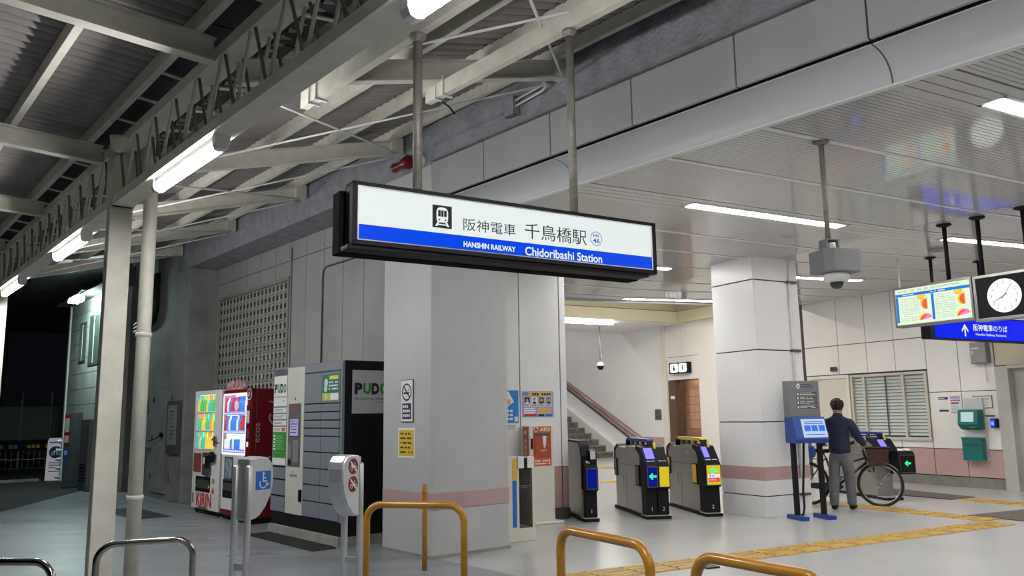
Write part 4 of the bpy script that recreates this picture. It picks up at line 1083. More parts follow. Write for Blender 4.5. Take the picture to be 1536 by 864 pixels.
rs = obj('round_sticker', MB().disc((b - .10, -.004, 1.86), .085, n=24, t=.004), M_PAPER, vr); obj('red_centre', MB().disc((b - .10, -.006, 1.86), .07, n=24, t=.002), M_RED, rs)
obj('drop_mark', MB().disc((b - .10, -.008, 1.86), .035, n=16, r2=.02), M_PAPER, rs, fix=False)
text('Coca-Cola', vr, M_GREYINK, .26, .47, .78, 1.84, b + .002, face='x', shear=.35, rot=radians(90))
text('ecos', vr, M_GREYINK,   .07, .135, 1.16, 1.44, b + .002, face='x', rot=radians(90))
obj('under_base', MB().box(a + .03, b - .03, .05, .70, .0, .08), M_BLACK, vr)
tp = thing('cut_out_topper', 'small pale pink cut-out lettering decoration standing on the red vending machine', 'decoration', 'F', 4.92, 12.42, 1.947, -90)
M_PALEP = mat('pale_pink_card', (.68, .48, .48), .5, var=.35, scale=25, dark=(.30, .06, .08))
for k, (x, dz, s_) in enumerate(((-.30, .0, .10), (-.18, .045, .11), (-.05, .03, .12), (.07, .0, .10), (.18, -.01, .11))):
    p = [(x + s_ * .6 * cos(q) * (1 + .35 * sin(5 * q + k)), .065 + dz * .7 + .065 * (1 + .2 * cos(3 * q + k)) * sin(q)) for q in [2 * pi * j / 14 for j in range(14)]]
    obj('cut_out_piece', MB().prism(p, 'y', .01 * k, .01 * k + .012), M_PALEP, tp)
obj('stand_strip', MB().box(-.36, .28, .0, .06, 0, .035), M_PALEP, tp)

# ---- signs on the pillar and wall
t = thing('no_smoking_sign', 'white no smoking sign with a dark caption field, mounted on the pillar', 'sign', 'F', 5.12, 7.925, 1.437, -90)
obj('frame', MB().box(-.125, .125, -.012, 0, 0, .477), M_DKGREY, t, .003); obj('plate', MB().box(-.117, .117, -.014, -.004, .008, .469), M_PAPER, t)
f = MB().disc((0, -.015, .335), .098, n=32, r2=.080); f.prism([(-.07, .395), (-.058, .407), (.07, .278), (.058, .266)], 'y', -.016, -.015); f.box(-.06, .05, -.016, -.015, .315, .335)
f.box(.03, .036, -.016, -.015, .345, .375)
obj('no_smoking_symbol', f, M_INK, t, fix=False)
cp = plate(t, M_NAVY, -.09, .09, .035, .21, -.016, .002, 'caption_field')
lines(cp, M_PAPER, -.075, .08, .05, .20, -.018, 3, fill=.62, blocks=4, ragged=0, seed=6)
t = thing('notice_plate', 'yellow notice plate with black print below the no smoking sign on the pillar', 'sign', 'F', 5.12, 7.94, 1.05, -90)
obj('clear_cover', MB().box(-.175, .175, -.006, 0, -.01, .325), M_PAPER, t, .002); pl = plate(t, M_YELINK, -.15, .15, .015, .30, -.008, .002, 'yellow_field')
lines(pl, M_INK, -.12, .13, .03, .285, -.0095, 5, fill=.38, blocks=11, seed=9)
t = thing('poster_case', 'dark framed poster case on the pilaster beside the service doors', 'poster case', 'F', 5.20, 16.02, .88, -90)
obj('frame', MB().box(-.32, .32, -.06, 0, 0, .98), M_DKGREY, t, .006); pp = plate(t, mat('dim_poster_paper', (.30, .31, .32), .6, var=.15), -.25, .25, .16, .90, -.064, .004, 'poster')
lines(pp, M_DKGREY, -.12, .14, .25, .82, -.066, 8, fill=.35, seed=21, blocks=6)

# ---- AED cabinet, glass case, posters beside the pillar (frame C, facing -v)
t = thing('aed_cabinet', 'tall cream defibrillator cabinet with orange labels standing at the poster column', 'cabinet', 'C', 6.05, 10.13)
obj('base_plate', MB().box(-.26, .28, -.12, .28, 0, .035), M_CREAMP, t, .01)
obj('body', MB().box(-.20, .20, .0, .27, .035, .925), M_CREAMP, t, .006); obj('upper_box', MB().box(-.20, .20, .0, .27, .93, 1.34), M_CREAMP, t, .006)
obj('door_latch', MB().box(-.175, -.145, -.012, 0, .46, .56), M_STEEL, t, .003)
lbl = plate(t, M_ORANGE, -.14, .155, .785, 1.335, -.003, .003, 'orange_label', label='orange label with white letters')
text('AED', lbl, M_PAPER, -.03, .14, 1.265, 1.315, -.005, bold=.03)
hr = MB(); pts = []
for k in range(24):
    q = 2 * pi * k / 24; pts.append((-.095 + .0030 * 16 * sin(q) ** 3 * .8, 1.292 + .0028 * (13 * cos(q) - 5 * cos(2 * q) - 2 * cos(3 * q) - cos(4 * q))))
hr.prism(pts, 'y', -.006, -.004); obj('heart_mark', hr, M_PAPER, lbl)
hr = MB().prism([(-.095 + (p[0] + .095) * .62, 1.292 + (p[1] - 1.292) * .62) for p in pts], 'y', -.0075, -.006); obj('heart_centre', hr, M_DKRED, lbl)
wn = obj('window_box', MB().box(-.125, .14, -.008, -.003, .90, 1.245), M_DKGREY, lbl, .003)
obj('device_case', MB().box(-.115, .13, -.011, -.008, .91, 1.20), mat('orange_case', (.50, .085, .03), .5, var=.15, scale=10), wn); obj('white_tag', MB().prism([(.01, 1.20), (.07, 1.20), (.06, 1.08), (.035, 1.02), (.02, 1.08)], 'y', -.014, -.011), M_PAPER, wn)
text('AED', wn, M_PAPER, -.03, .07, .985, 1.01, -.0125)
lines(lbl, M_PAPER, -.115, .135, .80, .875, -.0045, 2, fill=.55, blocks=8, ragged=.1, seed=12)
obj('alarm_handle', MB().box(-.178, -.150, -.014, 0, 1.02, 1.17), M_BLACK, t, .003)
sl = obj('side_label', MB().box(-.205, -.199, .03, .17, .86, 1.33), M_ORANGE, t, label='narrow orange side label')
for i, c in enumerate('AED'): text(c, sl, M_PAPER, -.135, -.07, 1.10 - i * .095, 1.17 - i * .095, -.2065, face='-x', bold=.03)
obj('side_heart', MB().disc((-.2065, .10, 1.25), .035, 'x', 16, .001), M_PAPER, sl)
t = thing('glass_case', 'narrow dark glass display case with blue and yellow edge beside the pillar', 'display case', 'C', 4.98, 8.86)
obj('base', MB().box(-.22, .20, 0, .40, 0, .155), M_CREAMP, t, .006)
obj('corner_post', MB().box(.165, .20, 0, .03, .155, .97), M_CREAMP, t); obj('corner_post', MB().box(-.22, -.02, 0, .03, .155, .97), M_CREAMP, t)
obj('back_panel', MB().box(-.22, .20, .37, .40, .155, .97), M_MIDGREY, t)
obj('front_pane', MB().box(-.02, .165, .008, .014, .155, .95), M_SMOKE, t); obj('side_pane', MB().box(.184, .19, .03, .37, .155, .95), M_SMOKE, t)
obj('top_board', MB().box(-.22, .20, 0, .40, .955, .985), M_CREAMP, t)
lines(t, M_GREYINK, -.06, .14, .62, .66, .005, 2, fill=.3, blocks=8, seed=14)
obj('yellow_field', MB().box(-.11, -.045, -.004, 0, .72, .97), M_YELINK, t); obj('blue_field', MB().box(-.11, -.055, -.004, 0, .17, .715), M_BLUEINK, t)
for x, l in ((-.0, 'white card'), (.13, 'white card')):
    obj('card_box', MB().box(x - .04, x + .045, -.02, .02, .86, 1.0), M_PAPER, t, .006)
obj('black_gap', MB().box(.046, .088, -.012, .012, .84, .98), M_BLACK, t)
def poster(name, label, u, v, z0, w, h, base, fr='C', turn=0, cat='poster', group=None):
    t = thing(name, label, cat, fr, u, v, z0, turn, group)
    obj('sheet', MB().box(-w / 2, w / 2, -.004, 0, 0, h), base, t)
    return t
t = poster('poster', 'blue poster with a white hand card on the white poster column beside the pillar', 5.70, 10.42, 1.385, .29, .465, mat('bright_blue_print', (.01, .22, .68), .5, var=.04))
obj('white_card', MB().prism([(-.10, .40), (-.02, .45), (.07, .30), (-.06, .22)], 'y', -.006, -.004), M_PAPER, t)
obj('pink_shape', MB().disc((-.02, -.007, .30), .04, n=14, t=.001), mat('skin_print', (.62, .38, .30), .5, var=0), t)
lines(t, M_PAPER, -.11, .06, .03, .20, -.005, 3, fill=.55, seed=15, blocks=3); plate(t, M_PAPER, .075, .13, .02, .09, -.006, .001, 'small_field')
t = poster('notice_sheet', 'white text notice right below the blue poster on the poster column', 5.70, 10.42, 1.27, .27, .10, M_PAPER)
lines(t, M_GREYINK, -.11, .11, .02, .09, -.005, 3, seed=16)
t = poster('poster', 'lilac poster with four portraits above the defibrillator cabinet', 6.17, 10.42, 1.462, .535, .375, M_LILAC)
ns = random.Random(3)
plate(t, M_YELINK, -.15, .235, .305, .36, -.006, .002, 'yellow_title'); lines(t, M_INK, -.14, .225, .313, .352, -.0075, 1, fill=.8, blocks=9, ragged=0, seed=31)
lines(t, M_INK, -.24, -.17, .31, .36, -.0055, 2, fill=.5, blocks=3, seed=32)
for k in range(4):
    x = -.235 + k * .122
    p = plate(t, M_PAPER, x, x + .105, .155, .295, -.006, .002, 'portrait_card')
    m_bg = (M_NAVY, M_PAPER, mat('brown_print', (.22, .12, .09), .5, var=0), M_GREYINK)[k]
    plate(p, m_bg, x + .006, x + .099, .195, .289, -.007, .001, 'portrait_field')
    sh = MB().prism([(x + .02, .195), (x + .085, .195), (x + .075, .222), (x + .03, .222)], 'y', -.0085, -.0075); obj('portrait_shoulders', sh, M_INK if k != 0 else M_PAPER, p)
    hd = MB().disc((x + .052, -.009, .245), .020, n=14, t=.0012); obj('portrait_face', hd, mat('skin_print', (0, 0, 0)), p)
    hd = MB().disc((x + .052, -.0088, .258), .021, n=14, t=.0012); obj('portrait_hair', hd, M_INK, p)
    lines(p, M_INK, x + .01, x + .095, .16, .19, -.0075, 2, fill=.4, seed=k + 40)
lines(t, M_PAPER, -.235, -.02, .05, .14, -.0055, 3, fill=.7, seed=50); lines(t, M_YELINK, .0, .24, .05, .14, -.0055, 3, fill=.7, seed=51)
plate(t, M_REDINK, -.235, -.02, .015, .045, -.0055, .001, 'red_line'); plate(t, M_INK, .0, .10, .012, .042, -.0055, .001, 'black_field'); plate(t, M_BLUEINK, .12, .24, .012, .042, -.0055, .001, 'blue_field')

# =================================================================== TICKET GATES (frame G, passage along v)
M_GARROW = glow('green_arrow_light', (.02, 1.0, .22), 1.6)
M_GBLUE = glow('gate_blue_panel', (.0, .01, .38), .55)
M_GYEL = glow('gate_yellow_panel', (.85, .68, .02), .75)
M_GBLUEL = glow('violet_reader_light', (.18, .16, 1.0), 1.8)
M_PADY = mat('amber_pad', (.68, .36, .02), .35, var=.03, emit=(.7, .35, .02), estr=.15)
M_BARB = mat('gate_blue_bar', (.03, .06, .36), .35, var=0); M_BARY = mat('gate_yellow_bar', (.72, .62, .03), .35, var=0)
V_END = 1.62
def arrow(parent, x, z, y, s, m):
    mb = MB()
    mb.prism([(x - s, z), (x - s * .1, z + s * .85), (x + s * .12, z + s * .62), (x - s * .12, z + s * .26), (x + s, z + s * .26), (x + s, z - s * .26), (x - s * .12, z - s * .26), (x + s * .12, z - s * .62), (x - s * .1, z - s * .85)], 'y', y - .002, y)
    return obj('lit_arrow', mb, m, parent)
def gate_unit(t, x0, w, panel, num, arrow_on=False, ic=False):
    """front column of one lane face: foot, display housing, sloped reader"""
    x1 = x0 + w
    if num: obj('front_column', MB().box(x0 + .006, x1 - .006, .02, .26, .045, .43), M_BLACK, t, .006)
    hs = obj('display_housing', MB().prism([(-.055, .44), (-.055, .735), (-.01, .795), (.27, .86), (.27, .42), (-.02, .42)], 'x', x0, x1), M_BLACK, t, .008)
    plate(hs, M_STEEL, x0 + .012, x1 - .012, .448, .738, -.058, .003, 'panel_rim'); pl = plate(hs, panel, x0 + .018, x1 - .018, .456, .730, -.061, .003, 'display_panel')
    if arrow_on: arrow(pl, (x0 + x1) / 2, .60 if not ic else .655, -.063, .056, M_GARROW)
    if ic:
        plate(pl, glow('ic_white', (.9, .85, 1.0), 1.1), x0 + .035, x1 - .03, .555, .605, -.0632, .002, 'white_field'); text('IC', pl, glow('ic_violet', (.5, .3, .9), .8), x0 + .05, x1 - .045, .56, .60, -.0645, bold=.05)
        plate(pl, glow('ic_red', (.95, .05, .06), 1.0), x0 + .035, x1 - .03, .495, .553, -.0632, .002, 'red_field'); lines(pl, M_PAPER, x0 + .045, x1 - .04, .505, .545, -.0645, 1, fill=.5, blocks=4, ragged=0, seed=77)
    tk = MB(); tk.prism([(.0, .805), (.10, .83), (.10, .838), (.0, .813)], 'x', x0 + .03, x0 + w * .48); tk.prism([(.0, .805), (.10, .83), (.10, .838), (.0, .813)], 'x', x0 + w * .56, x1 - .03)
    obj('ticket_slot', tk, M_PAPER, hs)
    if num: text(num, t, M_PAPER, x0 + w * .40, x0 + w * .60, .115, .165, .018, squash=False)
def gate(u, v, w, label, lanes, bar=None, pad=None, tall=False, shift=0.0):
    t = thing('ticket_gate', label, 'ticket gate', 'G', u, v)
    obj('base', MB().box(-.012, w + .012, -.02, V_END + .03, 0, .045), M_BLACK, t, .008)
    obj('base_trim', MB().box(-.016, w + .016, -.024, .20, .045, .055), M_ALU, t)
    if tall:
        prof = [(.14, .05), (.14, .86), (.20, 1.02), (.30, 1.09), (V_END, 1.09), (V_END, .05)]
        obj('body', MB().prism(prof, 'x', 0, w * .6), M_STEEL, t, .006)
        obj('edge_band', MB().prism([(.10, .44), (.10, .90), (.17, 1.05), (.28, 1.115), (V_END, 1.115), (V_END, 1.085), (.30, 1.085), (.21, 1.01), (.145, .86), (.145, .44)], 'x', -.004, w * .64), M_BLACK, t, .004)
        x0, wl = .02, w - .02
        gate_unit(t, x0, wl, lanes[0][0], lanes[0][1])
        obj('reader_head', MB().prism([(-.01, .80), (.0, .97), (.16, 1.0), (.20, .84)], 'x', w * .5, w), M_BLACK, t, .008)
        obj('reader_face', MB().prism([(-.006, .86), (.004, .975), (-.002, .975), (-.012, .86)], 'x', w * .52, w - .02), M_ALU, t)
        return t
    prof = [(.22, .05), (.22, .80), (.30, .92), (.42, .975), (1.44, .975), (V_END, .90), (V_END, .62), (1.54, .56), (1.54, .05)]
    obj('body', MB().prism(prof, 'x', 0, w), M_STEEL, t, .005)
    sj = MB(); sj.box(-.002, 0, .30, 1.44, .715, .722); sj.box(-.002, 0, .95, .958, .06, .55); sj.box(-.002, 0, .95, 1.12, .55, .558); sj.box(-.002, 0, 1.10, 1.108, .40, .55)
    obj('panel_joint', sj, M_DKGREY, t)
    obj('lock', MB().lathe([(.022, -.006), (.022, 0)], 12, (0, .68, .89), 'x').add([(-.006, .68 + .022 * cos(k * pi / 6), .89 + .022 * sin(k * pi / 6)) for k in range(12)], [tuple(range(12))]), M_ALU, t)
    top = MB().prism([(-.0, .80), (.20, 1.0), (.44, 1.025), (.44, .965), (.30, .915), (.20, .80)], 'x', -.004, w + .004)
    obj('top_cowl', top, M_BLACK, t, .006); top = MB().prism([(1.30, .97), (1.44, 1.02), (1.60, .95), (1.64, .60), (1.56, .54), (1.52, .60), (1.52, .90), (1.42, .97)], 'x', -.004, w + .004)
    obj('rear_cap', top, M_BLACK, t, .006)
    obj('reader_light', MB().prism([(.03, .842), (.17, .985), (.165, .992), (.025, .849)], 'x', .03, w * .45), M_GBLUEL, t)
    ms = MB(); ms.prism([(.45, .975), (.95, .975), (.95, 1.0), (.9, 1.005), (.5, 1.005)], 'x', .0, w)
    obj('steel_top', ms, M_STEEL, t, .004)
    for y0, y1, z0, z1 in ((.26, .44, .44, .74), (1.42, 1.56, .52, .79)):
        pf = obj('side_sensor_frame', MB().box(-.016, .01, y0, y1, z0, z1), M_BLACK, t, .004)
        obj('side_sensor', MB().box(-.020, -.015, y0 + .015, y1 - .015, z0 + .02, z1 - .015), pad or M_DKGREY, pf)
    # loop bar above the body
    xs = w * .5
    def band(x): return MB().prism([(.20, .80), (.20, 1.0), (.235, 1.07), (.29, 1.11), (1.25, 1.11), (1.34, 1.08), (1.36, .98), (1.33, .98), (1.31, 1.055), (1.24, 1.075), (.31, 1.075), (.265, 1.045), (.235, .99), (.235, .80)], 'x', x - .05, x + .05)
    obj('loop_frame', band(xs), M_BLACK, t, .004)
    obj('loop_stripe', MB().prism([(.255, 1.093), (.295, 1.116), (1.24, 1.116), (1.30, 1.095), (1.30, 1.09), (1.24, 1.108), (.295, 1.108), (.26, 1.088)], 'x', xs - .056, xs + .056), bar, t)
    obj('loop_side', MB().box(xs - .053, xs - .050, .32, 1.23, 1.074, 1.104), bar, t)
    obj('loop_edge', MB().prism([(.190, .82), (.190, .99), (.222, 1.065), (.205, 1.072), (.180, 1.0), (.180, .82)], 'x', xs + .02, xs + .056), M_BARY, t)
    for y in (.55, .82, 1.08):
        sp = MB().prism([(y, .975), (y + .03, .975), (y + .075, 1.07), (y + .12, .975), (y + .15, .975), (y + .10, 1.08), (y + .05, 1.08)], 'x', xs - .02, xs + .02)
        obj('loop_strut', sp, M_STEEL, t)
    if shift:
        for ch in t.children: ch.location.x = shift
    n = len(lanes); wl = w / n
    for k, (pnl, num, ar, ic) in enumerate(lanes): gate_unit(t, k * wl, wl, pnl, num, ar, ic)
    if n == 2: obj('rear_cowl', MB().prism([(.20, .80), (.22, 1.0), (.42, 1.04), (.60, 1.02), (.62, .97), (.3, .9)], 'x', wl + .02, w + .03), M_BLACK, t, .008)
    return t
gate(2.80, 11.58, .20, 'ticket gate end unit with a tall steel side and blue panel, beside the defibrillator cabinet', [(M_GBLUE, '1')], tall=True)
gate(3.72, 11.62, .35, 'double ticket gate with a blue and a yellow panel and a green arrow', [(M_GBLUE, '1', True, False), (M_GYEL, '2', False, False)], M_BARB)
gate(4.63, 11.68, .24, 'ticket gate with amber side pads and a yellow loop beside the white column', [(M_GYEL, '2', True, True)], M_BARY, M_PADY)
gate(8.53, 12.92, .30, 'ticket gate with a green arrow, mostly behind the bicycle', [(M_BLACK, None, True, False)], M_BARB, shift=-.26)

# ---- information kiosk on blue feet
t = thing('information_kiosk', 'information board with a blue touch terminal on two black legs with blue feet', 'kiosk', 'W', 4.14, 11.86, 0, 11.4)
for x in (-.20, .21):
    obj('foot', MB().box(x - .06, x + .06, -.20, .20, 0, .055), M_BLUE, t, .006); obj('leg', MB().box(x - .03, x + .03, -.02, .04, .055, 1.08), M_BLACK, t)
bx = obj('terminal', MB().prism([(-.16, 1.045), (-.19, 1.10), (-.10, 1.41), (.12, 1.41), (.12, 1.045)], 'x', -.25, .25), M_BLUE, t, .008)
sl = lambda x, f, o: (x, -.19 + .09 * f - o, 1.10 + .31 * f)
scr = MB(); o_ = .006
vs = [sl(-.13, .08, o_), sl(.235, .08, o_), sl(.235, .90, o_), sl(-.13, .90, o_), sl(-.13, .08, 0), sl(.235, .08, 0), sl(.235, .90, 0), sl(-.13, .90, 0)]
scr.add(vs, [(0, 1, 2, 3), (7, 6, 5, 4), (0, 4, 5, 1), (1, 5, 6, 2), (2, 6, 7, 3), (3, 7, 4, 0)])
sc_ = obj('touch_screen', scr, glow('pale_blue_screen', (.55, .72, .98), .85), bx)
sb = MB()
for k in range(3): sb.add([sl(-.10 + k * .11, .36, .008), sl(-.005 + k * .11, .36, .008), sl(-.005 + k * .11, .62, .008), sl(-.10 + k * .11, .62, .008)], [(0, 1, 2, 3)])
obj('screen_button', sb, glow('screen_button_blue', (.05, .18, .85), .9), sc_, fix=False)
sb = MB()
for f0 in (.68, .76, .20): sb.add([sl(-.09, f0, .008), sl(.20, f0, .008), sl(.20, f0 + .03, .008), sl(-.09, f0 + .03, .008)], [(0, 1, 2, 3)])
obj('screen_text', sb, M_BLUE, sc_, fix=False)
bd = obj('board', MB().box(-.24, .235, -.04, .13, 1.41, 1.92), mat('kiosk_board_grey', (.20, .205, .215), .45, .2, var=.04), t, .006)
obj('info_mark', MB().prism([(-.09 + .026 * cos(k * pi / 10), 1.845 + .036 * sin(k * pi / 10)) for k in range(20)], 'y', -.044, -.04), M_PAPER, bd); obj('info_stroke', MB().box(-.096, -.084, -.046, -.044, 1.825, 1.86), M_INK, bd)
lines(bd, M_NAVY, -.05, .14, 1.82, 1.88, -.042, 2, fill=.5, blocks=7, seed=61)
for k in range(4):
    z = 1.735 - k * .062
    p = plate(bd, M_DKGREY, -.125, .20, z - .024, z + .028, -.043, .003, 'board_row'); lines(p, M_PAPER, -.075, .17, z - .018, z + .022, -.0445, 2, fill=.45, blocks=9, seed=62 + k)
    plate(p, M_PAPER, -.115, -.095, z - .016, z + .016, -.0445, .0015, 'row_number')
kc = obj('power_cable', MB().tube([(.02, .10, 1.05), (.03, .16, .7), (.02, .20, .35), (-.02, .12, .16), (-.10, .02, .07), (-.15, -.02, .06)], .016, 8), M_BLACK, t)

# ---- illuminated signs hanging from the concourse ceiling
def cpole(parent, x, y, z0, z1, m=M_BLACK, r=.026):
    p = obj('hanging_pole', MB().tube([(x, y, z0), (x, y, z1)], r, 10), m, parent)
    obj('ceiling_flange', MB().lathe([(.09, z1), (.09, z1 - .012), (.04, z1 - .03), (.027, z1 - .04)], 16, (x, y, 0)), m, p)
tt = thing('timetable_sign', 'illuminated timetable box hanging next to the clock', 'sign', 'C', 9.622, 6.43, 2.55, -90)
W2 = .535
obj('casing', MB().box(-W2, W2, 0, .13, 0, .525), M_MIDGREY, tt, .004)
rim = MB(); rim.box(-W2, W2, -.012, 0, 0, .03); rim.box(-W2, W2, -.012, 0, .495, .525); rim.box(-W2, -W2 + .028, -.012, 0, .03, .495); rim.box(W2 - .028, W2, -.012, 0, .03, .495)
obj('rim', rim, M_STEEL, tt, .003)
fc = plate(tt, glow('backlit_pale_green', (.80, .96, .74), .95), -W2 + .028, W2 - .028, .03, .495, -.006, .005, 'backlit_face')
hdrz = .415
text('尼崎・神戸（三宮）・明石・姫路', fc, M_GREYINK, -.47, -.04, .445, .478, -.008); lines(fc, M_GREYINK, -.01, .40, .455, .480, -.0075, 2, fill=.3, seed=81, ragged=.1)
M_TBLUE = glow('timetable_blue', (.02, .22, .72), .9)
hd = plate(fc, M_TBLUE, -W2 + .03, W2 - .03, .395, .432, -.008, .002, 'blue_heading')
lines(hd, M_SIGNW, -.40, -.24, .402, .424, -.0095, 1, fill=.6, blocks=8, seed=82); lines(hd, M_SIGNW, .0, .24, .402, .424, -.0095, 1, fill=.6, blocks=10, seed=83)
dots = ((.10, .12, glow('sign_orange', (1.0, .55, .02), .95)), (.165, .09, glow('sign_red', (1.0, .10, .06), 1.0)), (.175, .085, glow('sign_magenta', (1.0, .22, .60), .95)))
for x0 in (-.505, -.005):
    plate(fc, M_TBLUE, x0, x0 + .035, .06, .39, -.008, .002, 'blue_hour_column')
    tb = MB()
    for r in range(11):
        for c in range(13):
            if rnd.random() < .8: tb.box(x0 + .055 + c * .022, x0 + .068 + c * .022, -.0075, -.0065, .075 + r * .028, .083 + r * .028)
    obj('timetable_print', tb, mat('sage_print', (.42, .55, .38), .5, var=0), fc, kind='stuff')
    xr = x0 + .475
    def wedge(cx, cz, r, a0, a1, m, y):
        p = [(cx + r * cos(radians(a)), cz + r * sin(radians(a))) for a in range(a0, a1 + 1, 10)]
        if a1 - a0 < 360: pass
        obj('coloured_disc', MB().prism(p, 'y', y, y + .001), m, fc)
    wedge(xr - .115, .390, .058, 180, 360, glow('sign_amber', (1.0, .62, .03), .95), -.0085)
    wedge(xr - .03, .388, .04, 180, 270, glow('sign_lime', (.75, .95, .05), .9), -.0082)
    wedge(xr - .055, .272, .072, 70, 290, dots[0][2], -.0085); wedge(xr - .04, .270, .062, 90, 270, dots[1][2], -.0095)
    wedge(xr - .08, .07, .085, 45, 180, glow('sign_yellow', (1.0, .85, .05), .9), -.008); wedge(xr - .055, .065, .082, 20, 180, dots[2][2], -.0090); wedge(xr - .075, .065, .07, 60, 180, dots[1][2], -.0095)
    wedge(xr - .165, .215, .04, 120, 240, glow('sign_sky', (.55, .85, .95), .9), -.0085)
cpole(tt, .21, .065, .525, cz(9.6) - 2.55)
ck = thing('hanging_clock', 'square black clock box with a lit round dial hanging beside the timetable', 'clock', 'C', 9.622, 5.52, 2.515, -90)
obj('casing', MB().box(-.36, .36, 0, .13, 0, .55), M_MIDGREY, ck, .004)
rim = MB(); rim.box(-.36, .36, -.014, 0, 0, .035); rim.box(-.36, .36, -.014, 0, .515, .55); rim.box(-.36, -.325, -.014, 0, .035, .515); rim.box(.325, .36, -.014, 0, .035, .515)
obj('rim', rim, M_STEEL, ck, .003)
plate(ck, M_BLACK, -.325, .325, .035, .515, -.006, .005, 'black_field')
dial = obj('dial', MB().disc((0, -.012, .277), .198, n=48, t=.006), glow('lit_dial', (1.0, 1.0, 1.0), 1.15), ck)
for h in range(1, 13):
    a = radians(90 - 30 * h); cx_, cz_ = .15 * cos(a), .277 + .15 * sin(a)
    text(str(h), dial, M_GREYINK, cx_ - .019, cx_ + .019, cz_ - .021, cz_ + .021, -.0135, 'numeral', squash=False)
tkm = MB()
for k in range(12):
    a = radians(30 * k); tkm.prism([(.178 * cos(a) - .003, .277 + .178 * sin(a) - .003), (.178 * cos(a) + .003, .277 + .178 * sin(a) - .003), (.188 * cos(a) + .003, .277 + .188 * sin(a) + .003), (.188 * cos(a) - .003, .277 + .188 * sin(a) + .003)], 'y', -.0135, -.0125)
obj('minute_mark', tkm, M_GREYINK, dial)
def hand(deg, L, w, back):
    a = radians(90 - deg); d = Vector((cos(a), sin(a))); n = Vector((-d.y, d.x))
    p = [Vector((0, .277)) + d * L + n * w * .5, Vector((0, .277)) + d * L - n * w * .5, Vector((0, .277)) - d * back - n * w, Vector((0, .277)) - d * back + n * w]
    return MB().prism([(q.x, q.y) for q in p], 'y', -.018, -.0155)
obj('hour_hand', hand(242, .13, .007, .04), M_GREYINK, dial); obj('minute_hand', hand(38, .175, .005, .05), M_GREYINK, dial)
cpole(ck, -.27, .065, .55, cz(9.6) - 2.515); cpole(ck, .27, .065, .55, cz(9.6) - 2.515)
bs = thing('entrance_sign', 'illuminated blue railway entrance sign with a white arrow, behind the timetable', 'sign', 'C', 11.71, 7.9, 2.565)
obj('casing', MB().box(0, 3.1, .0, .16, 0, .385), M_BLACK, bs, .004)
bf = plate(bs, M_SIGNB2, .11, 3.05, .02, .365, -.006, .005, 'blue_face')
a_ = MB().box(.853, .883, -.009, -.006, .06, .235); a_.prism([(.868, .255), (.948, .165), (.948, .125), (.868, .210), (.788, .125), (.788, .165)], 'y', -.009, -.006)
obj('white_arrow', a_, M_SIGNW, bf)
text('阪神電車のりば', bf, M_SIGNW, 1.09, 2.02, .155, .265, -.008, bold=.015); text('Hanshin Railway Entrance', bf, M_SIGNW, 1.14, 1.97, .07, .122, -.008, bold=.01)
cpole(bs, .28, .08, .385, cz(11.99) - 2.565); cpole(bs, 1.55, .08, .385, cz(13.26) - 2.565)

# ---- cameras
t = thing('ceiling_camera', 'dome camera under a grey box on a long ceiling pole in the concourse', 'camera', 'C', 5.684, 4.637, 2.55, -18)
obj('hanging_pole', MB().tube([(-.05, 0, .36), (-.05, 0, CZ - 2.55)], .022, 10), M_GALV, t); obj('ceiling_flange', MB().lathe([(.07, CZ - 2.55), (.07, CZ - 2.56), (.03, CZ - 2.58)], 14, (-.05, 0, 0)), M_GALV, t)
br = MB(); br.box(-.10, .01, -.06, .06, .36, .37); br.box(-.105, -.095, -.06, .06, .26, .37); br.box(.005, .015, -.06, .06, .26, .37)
obj('bracket', br, M_MIDGREY, t)
obj('camera_box', MB().prism([(-.17, -.10), (-.10, -.15), (.14, -.15), (.17, -.10), (.17, .12), (-.17, .12)], 'z', .085, .275), M_MIDGREY, t, .006)
obj('dome_housing', MB().lathe([(.0, .085), (.105, .085), (.105, .045), (.098, .018), (.06, .008)], 20), M_WHITEP, t)
obj('dome', MB().lathe([(.055, .012), (.052, -.015), (.035, -.042), (.0, -.05)], 16), M_GLASS, t); obj('connector', MB().lathe([(.0, .34), (.03, .34), (.035, .28), (.0, .28)], 10, (-.04, -.03, 0)), M_PAPER, t)
t = thing('ceiling_camera', 'small white dome camera on a thin pole before the stairs', 'camera', 'C', 15.14, 21.6, 2.87)
obj('hanging_pole', MB().tube([(0, 0, .25), (0, 0, 1.41)], .022, 8), M_GALV, t); obj('housing', MB().lathe([(.0, .27), (.06, .25), (.12, .2), (.13, .13), (.10, .12)], 16), M_WHITEP, t)
obj('dome', MB().lathe([(.11, .13), (.105, .08), (.07, .02), (0, .0)], 16), M_BLACK, t); obj('arm', MB().tube([(0, 0, .3), (.05, 0, .45), (0, 0, .5)], .018, 6), M_WHITEP, t)
t = thing('toilet_sign', 'black and white lit pictogram sign over the brown doorway', 'sign', 'C', 17.2, 20.12, 2.71, -90)
obj('casing', MB().box(-.46, .46, -.14, 0, 0, .34), M_BLACK, t, .01)
for x, k in ((-.205, 0), (.205, 1)):
    f = MB(); f.prism([(x - .19, .06), (x - .15, .03), (x + .15, .03), (x + .19, .06), (x + .19, .28), (x + .15, .31), (x - .15, .31), (x - .19, .28)], 'y', -.145, -.14)
    ff = obj('lit_field', f, glow('lit_white_field', (1, .98, .95), 1.05), t)
    g = MB(); g.disc((x, -.147, .235), .025, n=12, t=.001); g.prism([(x - .03, .20), (x + .03, .20), (x + (.02 if k else .05), .10), (x - (.02 if k else .05), .10)], 'y', -.147, -.146); obj('figure', g, M_INK, ff)
t = thing('call_panel', 'small steel intercom panel on the white stair wall beside the doorway', 'panel', 'C', 17.2, 21.36, 1.27, -90)
